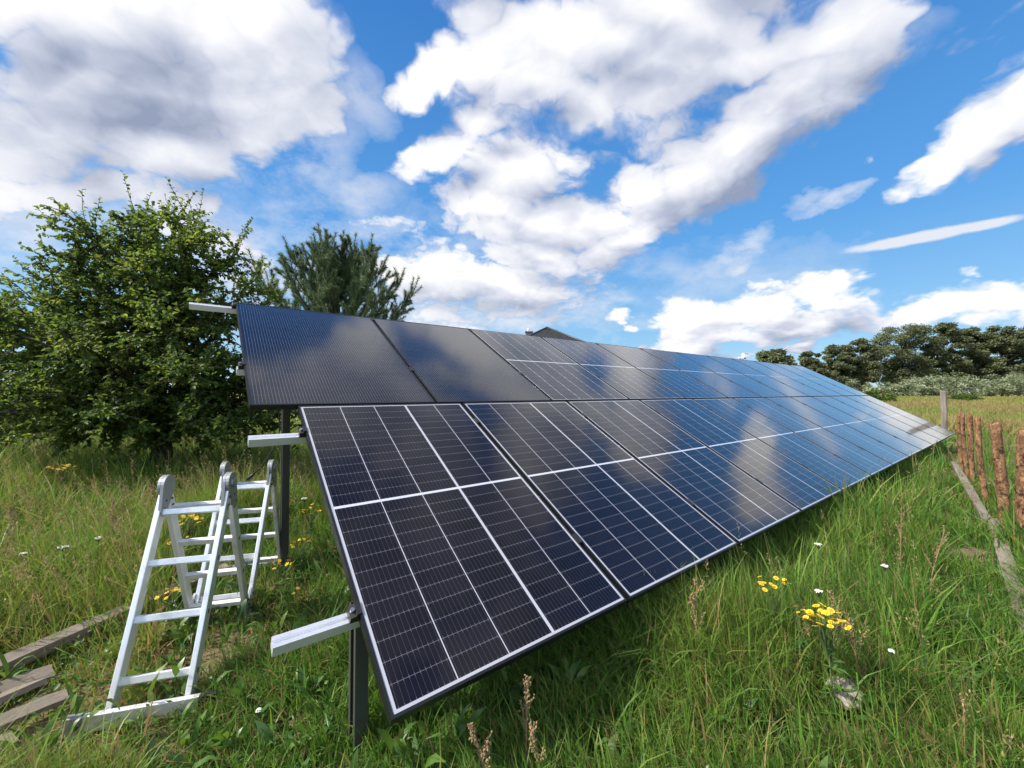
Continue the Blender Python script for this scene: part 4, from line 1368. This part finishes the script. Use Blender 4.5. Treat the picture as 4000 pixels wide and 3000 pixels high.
for i, (x, y, h, w, lab, leaf) in enumerate([
        (37.0, 40.5, 1.75, 2.3, "yellow green sapling growing alone in the dry field", 0.16),
        (30.3, 41.0, 1.5, 1.3, "small upright sapling close behind the panel corner", 0.15),
        (50.5, 45.0, 1.3, 2.6, "low green bush in the dry field near the right edge", 0.16),
        (-9.6, 7.4, 1.65, 2.6, "bright green shrub at the left edge of the photo behind the pear tree", 0.075),
        (-7.6, 9.6, 1.5, 2.4, "dark green shrub in the shade behind the pear tree trunk", 0.075)]):
    rr = random.Random(500 + i)
    z0 = float(hill(x, y))
    root = empty("shrub", (x, y, z0))
    tag(root, lab, "shrub", "scattered shrubs and saplings in the meadow")
    cs, rs = [], []
    wood = MB()
    for k in range(34):
        a, q = rr.uniform(0, 6.28), rr.random() ** 0.5
        c = (w / 2 * q * math.cos(a), w / 2 * q * math.sin(a), h * (0.10 + 0.82 * rr.random() * (1 - 0.55 * q)))
        cs.append(c)
        rs.append(rr.uniform(0.13, 0.24) * w * 0.8)
        wood.tube([(c[0] * 0.1, c[1] * 0.1, -0.1), (c[0] * 0.6, c[1] * 0.6, c[2] * 0.7), c], [0.02, 0.012, 0.006], 4, False)
    wood.build("stems", M_BARK, root)
    v, f, t = clump_crown(cs, rs, 110, leaf, 0.8, 500 + i)
    np_mesh("foliage", v, f, M_SHRUB, root, t)


# ------------------------------------------------------------------ grass and ground cover (nobody could count it)
def mat_grass(name, stops, trans=0.35):
    m, nt = material(name)
    at = nt.n.new('ShaderNodeAttribute')
    at.attribute_name = "tint"
    sp = nt.node('ShaderNodeSeparateColor', i0=at.outputs['Color'])
    hue, along, dry = sp.outputs
    pos = nt.node('ShaderNodeNewGeometry').outputs['Position']
    patch = nt.noise(pos, 1.6, 5, 0.65)
    v = nt.m('ADD', hue, nt.m('MULTIPLY', nt.m('SUBTRACT', patch, 0.5), 0.9), None, True)
    col = nt.ramp(v, stops)
    straw = nt.mix(patch, (0.30, 0.235, 0.105), (0.24, 0.16, 0.07))
    tipdry = nt.m('MULTIPLY', nt.smooth(along, 0.55, 1.0), dry)
    col = nt.mix(nt.m('MAXIMUM', nt.m('MULTIPLY', tipdry, 0.8), nt.smooth(dry, 0.86, 0.90)), col, straw)
    back = nt.node('ShaderNodeHueSaturation', Hue=0.485, Saturation=1.05, Value=1.5, Color=col).outputs[0]
    pr = principled(nt, col, 0.5, 0, None, 0.28)
    tr = nt.node('ShaderNodeBsdfTranslucent', Color=back).outputs[0]
    finish(nt, nt.node('ShaderNodeMixShader', i0=trans, i1=pr, i2=tr).outputs[0])
    return m


M_GRASS = mat_grass("meadow grass", [(0.0, (0.036, 0.105, 0.020)), (0.35, (0.095, 0.215, 0.032)), (0.6, (0.160, 0.260, 0.040)), (0.85, (0.21, 0.23, 0.050)), (1.0, (0.25, 0.22, 0.07))])


def value_noise(x, y, s, seed):
    g = np.random.default_rng(seed).random((64, 64))
    u, v = x / s, y / s
    i, j = np.floor(u).astype(int), np.floor(v).astype(int)
    a, b = u - i, v - j
    a, b = a * a * (3 - 2 * a), b * b * (3 - 2 * b)
    G = lambda p, q_: g[p % 64, q_ % 64]
    return (G(i, j) * (1 - a) + G(i + 1, j) * a) * (1 - b) + (G(i, j + 1) * (1 - a) + G(i + 1, j + 1) * a) * b


def wedge(n, r0, r1, az0, az1, power=1.0):
    a = np.radians(RNG.uniform(az0, az1, n))
    r = np.sqrt(RNG.uniform(r0 * r0, r1 * r1, n))
    return r * np.sin(a), r * np.cos(a)


def array_coords(x, y):
    dx, dy = x - O_.x, y - O_.y
    return dx * D_.x + dy * D_.y, dx * HZ.x + dy * HZ.y


def zones(x, y):
    """grass height, straw share and hue by place: left meadow, worn patch round the ladder, right of the array, under it"""
    s, w = array_coords(x, y)
    right = 1 / (1 + np.exp((w + 0.15) / 0.12))               # in front of the lower edge
    under = (1 / (1 + np.exp((w - 3.3) / 0.15))) * (1 - right) * (s > -0.6)
    d = np.hypot(x, y)
    left = (1 - right) * (1 - under)
    h = 0.40 * left + 0.29 * right + 0.24 * under
    lx, ly = x + 1.72, y - 2.35
    lad = np.exp(-((lx * 0.96 + ly * 0.276) / 0.55) ** 2 - ((ly * 0.96 - lx * 0.276) / 0.95) ** 2)
    h *= 1 - 0.72 * lad
    near = np.exp(-((d - 1.2) / 0.9) ** 2)
    h *= 1 - 0.30 * near
    pile = np.exp(-(((x + 2.15) / 0.6) ** 2 + ((y - 1.65) / 0.55) ** 2) ** 2)
    h *= 1 - 0.78 * pile
    for x0_, dx_, k_ in ((-2.62, 0.34, 0.68), (-2.98, 0.17, 0.68)):
        xl = x0_ + dx_ * (y - 1.6)
        h *= np.where((x > xl - 0.12) & (x < xl + 0.36) & (y > 1.25) & (y < 3.1), k_, 1.0)
    weedy = np.exp(-((x + 0.35) / 0.9) ** 2 - ((y - 1.45) / 0.45) ** 2)
    h *= 1 - 0.45 * weedy
    soft = np.exp(-((x - 1.5) / 0.5) ** 2 - ((y - 1.5) / 0.35) ** 2)
    h *= 1 - 0.35 * soft
    h *= 0.55 + 0.9 * value_noise(x, y, 0.55, 3) 
    bd = x * 0.6743 - y * 0.7386 - 0.20
    board = (bd > -0.30) * (bd < 0.14) * (x > 1.9)
    h *= 1 - 0.55 * board
    hue = 0.55 * left + 0.35 * right + 0.24 * under + 0.16 * lad * left
    hue = hue + 0.22 * np.clip((x - 1.0) / 1.5, 0, 1) * np.clip((2.3 - y) / 0.8, 0, 1) * right
    straw = 0.11 * left + 0.085 * right + 0.05 * under + 0.30 * lad + 0.16 * soft
    return h, hue, straw, left, right, under


WV = np.array([0.0, 0.36, 0.72, 1.0])
WW = np.array([1.0, 0.92, 0.62, 0.05])


def blades(x, y, h, w, lean, az, hue, dry, prof=WW, z0=None):
    n = len(x)
    z = hill(x, y) if z0 is None else z0
    tw = RNG.uniform(0, 2 * np.pi, n)
    sx, sy = np.cos(tw), np.sin(tw)
    rows = []
    for k, (t, wk) in enumerate(zip(WV, prof)):
        bend = lean * t ** 1.8
        px = x + np.cos(az) * h * bend
        py = y + np.sin(az) * h * bend
        pz = z - 0.01 + h * t * np.sqrt(np.clip(1 - 0.55 * bend * bend, 0.15, 1)) - h * 0.14 * np.clip(lean - 0.5, 0, 2) * t ** 3
        ww = w * wk / 2
        rows.append(np.stack([px - sx * ww, py - sy * ww, pz], -1))
        rows.append(np.stack([px + sx * ww, py + sy * ww, pz], -1))
    v = np.stack(rows, 1).reshape(-1, 3)
    b = np.arange(n)[:, None] * 8
    f = np.concatenate([b + np.array([0, 1, 3, 2])[None], b + np.array([2, 3, 5, 4])[None], b + np.array([4, 5, 7, 6])[None]], 0)
    tint = np.zeros((n, 8, 3), np.float32)
    tint[:, :, 0] = hue[:, None]
    tint[:, :, 1] = np.repeat(WV, 2)[None]
    tint[:, :, 2] = dry[:, None]
    return v, f, tint.reshape(-1, 3)


def join(parts):
    vs, fs, ts, b = [], [], [], 0
    for v, f, t in parts:
        vs.append(v)
        fs.append(f + b)
        ts.append(t)
        b += len(v)
    return np.concatenate(vs), np.concatenate(fs), np.concatenate(ts)


parts = []


def sow(n, r0, r1, az0, az1, wmul=1.0, hmul=1.0, tuft=0.5, keep=None):
    # tufts: most blades grow in bunches
    nt_ = max(1, int(n * tuft / 9))
    cx, cy = wedge(nt_, r0, r1, az0, az1)
    spread = 0.018 * wmul ** 0.5
    k = RNG.integers(0, nt_, int(n * tuft))
    x1_, y1_ = cx[k] + RNG.normal(0, spread, len(k)), cy[k] + RNG.normal(0, spread, len(k))
    th = RNG.normal(0, 0.12, nt_)[k]
    x2_, y2_ = wedge(n - len(k), r0, r1, az0, az1)
    x, y = np.concatenate([x1_, x2_]), np.concatenate([y1_, y2_])
    th = np.concatenate([th, RNG.normal(0, 0.12, len(x2_))])
    hz_, hue, straw, left, right, under = zones(x, y)
    ok = RNG.random(len(x)) > np.clip(bareness(x, y) * 0.97, 0, 0.97)
    # sparser and shorter low growth where the height field is low; keep boards and posts free
    ok &= y > 0.25
    x, y, th, hz_, hue, straw, right, left = (a[ok] for a in (x, y, th, hz_, hue, straw, right, left))
    n = len(x)
    h = hz_ * np.clip(RNG.normal(0.78, 0.30, n), 0.18, 1.6) * hmul
    lean = np.clip(RNG.gamma(2.2, 0.24, n), 0.05, 1.5)
    # the wind lays the tall grass over towards the lower left of the array
    wind = np.pi + 0.55
    az = np.where(RNG.random(n) < 0.50 * right + 0.30, wind + RNG.normal(0, 0.6, n), RNG.uniform(0, 2 * np.pi, n))
    dryv = np.where(RNG.random(n) < straw, RNG.uniform(0.87, 1.0, n), np.clip(RNG.gamma(1.3, 0.16, n), 0, 0.84))
    w = np.where(RNG.random(n) < 0.3, RNG.uniform(0.006, 0.0105, n), RNG.uniform(0.0030, 0.0062, n)) * wmul
    parts.append(blades(x, y, h, w, lean, az, np.clip(hue + th + RNG.normal(0, 0.09, n), 0, 1), dryv))


sow(150000, 1.05, 2.6, -66, 64, 1.0)
sow(120000, 2.6, 5.0, -64, 62, 1.25, 1.05)
sow(90000, 5.0, 9.5, -62, 60, 1.9, 1.1)
sow(60000, 9.5, 20, -62, 60, 3.2, 1.05)
v, f, t = join(parts)
o = np_mesh("meadow_grass", v, f, M_GRASS, None, t)
tag(o, "tall windblown meadow grass around and under the panels", "grass", kind='stuff')
parts = []
# far field: drier and yellower
for n, r0, r1, a0, a1, wm in ((60000, 20, 45, 30, 60, 6.5), (55000, 45, 100, 30, 60, 13.0), (30000, 20, 70, -62, 5, 9.0)):
    x, y = wedge(n, r0, r1, a0, a1)
    pn = value_noise(x, y, 7.0, 8) * 0.6 + value_noise(x, y, 2.1, 9) * 0.4
    h = (0.30 + 0.35 * pn) * RNG.uniform(0.6, 1.2, n)
    hue = np.clip(0.62 + 0.5 * (pn - 0.5) + RNG.normal(0, 0.1, n), 0, 1)
    dryv = np.where(RNG.random(n) < 0.25 + 0.45 * (pn > 0.52), RNG.uniform(0.87, 1, n), RNG.uniform(0.2, 0.8, n))
    parts.append(blades(x, y, h, RNG.uniform(0.003, 0.006, n) * wm, RNG.uniform(0.1, 0.7, n), RNG.uniform(0, 6.28, n), hue, dryv))
v, f, t = join(parts)
o = np_mesh("field_grass", v, f, M_GRASS, None, t)
tag(o, "dry yellow grass of the open field towards the trees", "grass", kind='stuff')

# broad leaved weeds close to the camera
M_WEED = mat_leaf("weed leaves", [(0.0, (0.025, 0.075, 0.016)), (0.6, (0.070, 0.150, 0.028)), (1.0, (0.15, 0.215, 0.045))], 0.3, 0.42, 0.42, 2.5, 1.5)
parts = []
WB = np.array([0.30, 0.95, 0.80, 0.06])
nr = 800
rx, ry = wedge(nr, 1.05, 3.4, -62, 58)
s_, w_ = array_coords(rx, ry)
for i in range(nr):
    bias = np.exp(-((rx[i] + 0.6) / 1.3) ** 2)
    if RNG.random() > 0.25 + 0.75 * bias or (s_[i] > 1 and w_[i] > 0.3):
        continue
    k = RNG.integers(6, 15)
    sc = RNG.uniform(0.6, 1.25)
    x = rx[i] + RNG.normal(0, 0.02, k)
    y = ry[i] + RNG.normal(0, 0.02, k)
    L = sc * RNG.uniform(0.04, 0.115, k)
    v, f, t = blades(x, y, L, L * RNG.uniform(0.20, 0.34, k), RNG.uniform(0.35, 1.25, k), RNG.uniform(0, 6.28, k), np.clip(RNG.normal(0.55, 0.16) + RNG.normal(0, 0.1, k), 0, 1), np.zeros(k), WB, hill(x, y) + RNG.uniform(0, 1, k) ** 1.5 * RNG.uniform(0.03, 0.16))
    parts.append((v, f, t))
v, f, t = join(parts)
o = np_mesh("broadleaf_weeds", v, f, M_WEED, None, t)
tag(o, "low broad leaved weeds between the grass tufts", "weeds", kind='stuff')
# small round leaves of low ground cover
n = 26000
x, y = wedge(n, 1.05, 4.5, -64, 62)
keep = value_noise(x, y, 0.35, 21) > 0.47
keep &= RNG.random(n) > bareness(x, y) * 0.9
x, y = x[keep], y[keep]
n = len(x)
c = np.stack([x, y, hill(x, y) + np.abs(RNG.normal(0.03, 0.035, n))], -1)
ax = np.stack([RNG.normal(0, 1, n), RNG.normal(0, 1, n), RNG.uniform(-0.1, 0.6, n)], -1)
L = RNG.uniform(0.012, 0.030, n)
v, f, t = leaf_mesh(c, ax, unit(RNG.normal(size=(n, 3)) * 0.4 + np.array([0, 0, 1])), L, L * 0.8, 0.12, np.repeat(np.clip(RNG.normal(0.5, 0.2, n), 0, 1)[:, None], 3, 1))
o = np_mesh("clover_leaves", v, f, M_WEED, None, t)
tag(o, "small round leaves of low ground cover in the grass", "ground cover", kind='stuff')
# flowering grass stalks: thin stems with loose brownish heads
M_STALK = mat_grass("grass heads", [(0.0, (0.15, 0.17, 0.06)), (0.5, (0.26, 0.22, 0.095)), (1.0, (0.33, 0.25, 0.12))], 0.3)
parts = []


def stalks(n, r0, r1, az0, az1, wm, hlo, hhi, dens):
    x, y = wedge(n, r0, r1, az0, az1)
    h0, hue, straw, left, right, under = zones(x, y)
    ok = (RNG.random(len(x)) < dens(left, right, under)) & (h0 > 0.14) & (RNG.random(len(x)) > bareness(x, y))
    x, y, h0 = x[ok], y[ok], h0[ok]
    n = len(x)
    h = np.clip(h0 * 1.5, hlo, hhi) * RNG.uniform(0.75, 1.2, n)
    lean = np.clip(RNG.gamma(2, 0.12, n), 0.02, 0.8)
    az = np.pi + 0.55 + RNG.normal(0, 0.9, n)
    parts.append(blades(x, y, h, np.full(n, 0.0020 * wm), lean, az, np.clip(RNG.normal(0.35, 0.2, n), 0, 1), RNG.uniform(0.2, 0.8, n), np.array([1, 0.9, 0.8, 0.7])))
    m = 26
    t = RNG.uniform(0.74, 1.03, (n, m))
    bend = lean[:, None] * t ** 1.8
    px = x[:, None] + np.cos(az)[:, None] * h[:, None] * bend
    py = y[:, None] + np.sin(az)[:, None] * h[:, None] * bend
    pz = hill(x, y)[:, None] + h[:, None] * t * np.sqrt(np.clip(1 - 0.55 * bend * bend, 0.15, 1))
    loose = RNG.uniform(0.3, 1.3, n)[:, None] * 0.018 * (1.06 - t) / 0.3
    c = np.stack([px + RNG.normal(0, 1, (n, m)) * loose, py + RNG.normal(0, 1, (n, m)) * loose, pz], -1).reshape(-1, 3)
    k = len(c)
    L = RNG.uniform(0.008, 0.017, k) * wm ** 0.5
    hu = np.repeat(np.clip(RNG.normal(0.55, 0.28, n), 0, 1), m)
    tint = np.stack([hu, np.zeros(k), np.full(k, 0.2)], -1)
    ax = RNG.normal(0, 0.6, (k, 3)) + np.array([0, 0, 1.0])
    v, f, tt = leaf_mesh(c, ax, RNG.normal(size=(k, 3)), L, L * 0.38, 0.1, tint)
    parts.append((v, f, tt))


stalks(1300, 2.2, 6.0, -64, -18, 1.2, 0.42, 0.80, lambda l, r, u: 0.75 * l + 0.1 * u)
stalks(1100, 6.0, 13.0, -62, -10, 2.0, 0.45, 0.85, lambda l, r, u: 0.8 * l)
stalks(420, 1.8, 6.0, 18, 62, 1.0, 0.35, 0.62, lambda l, r, u: 0.42 * r)
stalks(1000, 6.0, 14.0, 30, 62, 2.0, 0.40, 0.75, lambda l, r, u: 0.7 * r)
v, f, t = join(parts)
o = np_mesh("grass_heads", v, f, M_STALK, None, t)
tag(o, "brownish flowering grass heads above the meadow", "grass", kind='stuff')

# ------------------------------------------------------------------ single plants one can point to
M_STEM = mat_plain("green stems", (0.075, 0.12, 0.03), 0.6, 0, 0.4, 30)
M_YELLOW = mat_plain("yellow petals", (0.80, 0.56, 0.015), 0.55, 0, 0.15, 80)
M_DISC = mat_plain("ochre flower disc", (0.48, 0.25, 0.01), 0.7, 0, 0.2, 200)
M_WHITEF = mat_plain("white petals", (0.74, 0.74, 0.66), 0.6, 0, 0.15, 90)
M_RUST = mat_plain("dry sorrel seed", (0.26, 0.175, 0.085), 0.8, 0, 0.5, 60)


def petal_head(r, k=12):
    mb = MB()
    for i in range(k):
        a = 2 * math.pi * i / k
        b = 0.75 * math.pi / k
        mb.add([(0.25 * r * math.cos(a), 0.25 * r * math.sin(a), 0.0), (0.8 * r * math.cos(a - b), 0.8 * r * math.sin(a - b), 0.12 * r), (r * math.cos(a), r * math.sin(a), 0.05 * r), (0.8 * r * math.cos(a + b), 0.8 * r * math.sin(a + b), 0.12 * r)], [(0, 1, 2, 3)])
    return mb


_ph = petal_head(1.0)
PETAL_ME = bpy.data.meshes.new("ray_petals")
PETAL_ME.from_pydata(_ph.v, [], _ph.f)
PETAL_ME.materials.append(M_YELLOW)
_d = MB()
_d.tube([(0, 0, -0.18), (0, 0, 0.08), (0, 0, 0.16)], [0.22, 0.36, 0.22], 10)
DISC_ME = bpy.data.meshes.new("flower_disc")
DISC_ME.from_pydata(_d.v, [], _d.f)
DISC_ME.materials.append(M_DISC)


def ragwort(x, y, h, heads, spread, label, seed, size=0.0105):
    rr = random.Random(seed)
    z0 = float(hill(x, y))
    root = empty("ragwort", (x, y, z0))
    tag(root, label, "wild flower", "yellow ragwort plants in the grass")
    st = MB()
    fork = Vector((rr.uniform(-.02, .02), rr.uniform(-.02, .02), h * 0.72))
    st.tube([(0, 0, -0.05), fork * 0.5 + Vector((rr.uniform(-.01, .01), 0, 0)), fork], [0.004, 0.0035, 0.003], 6)
    tips = []
    for k in range(heads):
        a = rr.uniform(0, 6.28)
        q = spread * math.sqrt((k + 0.5) / heads)
        tip = Vector((fork.x + q * math.cos(a), fork.y + q * math.sin(a), h * rr.uniform(0.93, 1.03) - q * 0.25))
        st.tube([fork * rr.uniform(0.75, 1.0), fork.lerp(tip, 0.6) - Vector((0, 0, 0.012)), tip], [0.002, 0.0016, 0.0014], 4, False)
        tips.append(tip)
    st.build("stem", M_STEM, root, smooth=True)
    k = 46
    t = RNG.uniform(0.05, 0.8, k)
    az = RNG.uniform(0, 6.28, k)
    c = np.stack([np.zeros(k), np.zeros(k), t * h * 0.85], -1)
    ax = np.stack([np.cos(az), np.sin(az), RNG.uniform(-0.1, 0.8, k)], -1)
    L = RNG.uniform(0.035, 0.085, k) * (1.1 - 0.6 * t)
    v, f, tt = leaf_mesh(c, ax, np.tile(np.array([[0, 0, 1.0]]), (k, 1)), L, L * 0.34, 0.2, np.repeat(np.clip(RNG.normal(0.5, 0.15, k), 0, 1)[:, None], 3, 1))
    np_mesh("leaves", v, f, M_WEED, root, tt)
    for tip in tips:
        fl = bpy.data.objects.new("flower_head", PETAL_ME)
        link(fl, root)
        fl.location = tip
        s = size * rr.uniform(0.8, 1.2)
        fl.scale = (s, s, s)
        fl.rotation_euler = (rr.uniform(-0.5, 0.7), rr.uniform(-0.5, 0.5), rr.uniform(0, 6))
        ds = bpy.data.objects.new("disc", DISC_ME)
        link(ds, fl)


for a in [
    (1.34, 1.69, 0.45, 36, 0.085, "largest bright yellow ragwort cluster, on the right below the panel row", 1, 0.0135),
    (1.26, 1.95, 0.46, 11, 0.075, "loose pale ragwort left of and behind the largest yellow cluster", 2, 0.011),
    (1.29, 1.80, 0.40, 4, 0.03, "few yellow heads just left of the largest ragwort cluster", 3, 0.010),
    (-5.00, 4.50, 0.50, 22, 0.12, "yellow ragwort far left under the pear tree", 4, 0.017),
    (-2.57, 3.19, 0.40, 24, 0.11, "wide yellow ragwort cluster between the ladder legs", 5, 0.015),
    (-2.39, 2.85, 0.36, 8, 0.06, "small ragwort just below the wide cluster between the ladder legs", 6, 0.012),
    (-1.96, 2.34, 0.26, 12, 0.06, "low yellow ragwort left of the near ladder rungs, by the thick beam", 7, 0.011),
    (-1.46, 2.58, 0.30, 10, 0.06, "yellow ragwort leaning between the ladder and the rear post", 8, 0.012),
    (-1.16, 2.31, 0.28, 14, 0.09, "ragwort with browning heads at the foot of the rear post", 9, 0.011),
    (-1.63, 3.26, 0.46, 14, 0.09, "yellow ragwort behind the rear post, right beside it", 10, 0.013),
    (-1.42, 2.72, 0.40, 16, 0.08, "bushy ragwort seen between the rear post and the lower panel", 11, 0.012),
    (-1.52, 3.38, 0.46, 12, 0.08, "ragwort close to the left frame of the near lower panel", 12, 0.012)]:
    ragwort(*a)


def yarrow(x, y, h, r, label, seed):
    rr = random.Random(seed)
    root = empty("yarrow", (x, y, float(hill(x, y))))
    tag(root, label, "wild flower", "white yarrow heads in the grass")
    st = MB()
    top = Vector((rr.uniform(-.03, .03), rr.uniform(-.03, .03), h))
    st.tube([(0, 0, -0.05), top * 0.5, top - Vector((0, 0, 0.03))], [0.0028, 0.0025, 0.002], 5)
    um = MB()
    for k in range(42):
        a, q = rr.uniform(0, 6.28), 0.7 * r * math.sqrt(rr.random())
        p = top + Vector((q * math.cos(a), q * math.sin(a) * 0.8, rr.uniform(-0.004, 0.004) - q * 0.15))
        st.tube([top - Vector((0, 0, 0.03)), p], 0.0008, 3, False)
        um.tube([p, p + Vector((0, 0, 0.003)), p + Vector((0, 0, 0.005))], [0.0013, 0.0030, 0.0020], 6)
    st.build("stem", M_STEM, root)
    um.build("flower_head", M_WHITEF, root)


for i, a in enumerate([(-2.87, 2.62, .40, .045, "wide white yarrow head left of the ladder, nearer of the two"), (-2.82, 2.74, .41, .03, "smaller white yarrow head right of the wide one, left of the ladder"),
                       (-2.99, 2.44, .40, .025, "white yarrow head near the left edge above the old planks"), (-1.67, 3.32, .50, .035, "white yarrow head between rear post and near lower panel"),
                       (1.91, 2.55, .46, .028, "white yarrow just below the lower panel edge, far from the yellow flowers"), (2.07, 2.29, .45, .024, "lone white yarrow in the open grass right of the panels"),
                       (1.40, 1.83, .46, .026, "white flower head right above the largest yellow ragwort cluster"), (1.61, 1.68, .30, .014, "small white flower right of the largest ragwort cluster"),
                       (-0.96, 1.56, .16, .014, "small white flower low in the weeds left of the near post")]):
    yarrow(*a, 700 + i)


def sorrel(x, y, h, label, seed, thick=1.0):
    rr = random.Random(seed)
    root = empty("sorrel_stalk", (x, y, float(hill(x, y))))
    tag(root, label, "dry stalk", "rust brown sorrel and grass stalks")
    lean = Vector((rr.uniform(-.08, .08), rr.uniform(-.05, .05), 0))
    path = [Vector((0, 0, -0.05)), lean * 0.3 + Vector((0, 0, h * 0.45)), lean + Vector((0, 0, h))]
    st = MB()
    st.tube(path, [0.0035, 0.003, 0.0012], 5)
    sd = MB()
    for k in range(7):
        t = 0.5 + 0.07 * k
        p = path[1].lerp(path[2], (t - 0.45) / 0.55)
        a = rr.uniform(0, 6.28)
        q = p + Vector((math.cos(a), math.sin(a), 1.9)) * rr.uniform(0.02, 0.045) * (1.3 - t)*2
        st.tube([p, q], [0.0018, 0.001], 4, False)
        for _ in range(int(26 * thick)):
            c = p.lerp(q, rr.uniform(0.05, 1)) + Vector((rr.gauss(0, .0045), rr.gauss(0, .0045), rr.gauss(0, .004)))
            s = rr.uniform(0.0022, 0.0042)
            m_ = Matrix.Translation(c) @ Euler((rr.uniform(0, 3), rr.uniform(0, 3), 0)).to_matrix().to_4x4()
            sd.add([m_ @ Vector(p3) for p3 in ((s, 0, 0), (-s, 0, 0), (0, s, 0), (0, -s, 0), (0, 0, s * 1.5), (0, 0, -s * 1.5))], [(0, 2, 4), (2, 1, 4), (1, 3, 4), (3, 0, 4), (2, 0, 5), (1, 2, 5), (3, 1, 5), (0, 3, 5)])
    st.build("stem", M_RUST, root)
    sd.build("seed_head", M_RUST, root)


for i, a in enumerate([(.85, 1.87, .50, "tallest rust coloured stalk standing below the second lower panel", 1.2), (-.06, 1.30, .34, "brown seed stalk in the weeds right of the near panel corner", 0.7),
                       (.05, 1.43, .38, "loose pinkish seed stalk under the lower edge of the near panel", 0.7), (.12, 1.34, .30, "short rusty stalk at the bottom of the photo, right of the other two", 0.7),
                       (1.48, 1.86, .46, "rusty stalk right behind the largest yellow ragwort cluster", 0.5), (1.50, 1.75, .38, "low rusty stalk right of the largest ragwort cluster", 0.5),
                       (2.65, 2.58, .52, "straw coloured stalk in the open grass halfway to the fence", 0.35), (2.81, 2.92, .62, "tall straw stalk in front of the far part of the lower row", 0.35),
                       (-3.19, 3.32, .62, "brown stalk left of the near ladder hinge, under the pear tree", 1.4), (-2.9, 3.0, .6, "brown stalk between the near ladder hinge and the tree trunk", 1.4),
                       (-3.40, 2.71, .62, "rust brown stalk at the left edge of the photo", 1.4)]):
    x, y, h, lab = a[:4]
    sorrel(x, y, h, lab, 800 + i, a[4] if len(a) > 4 else 1.0)
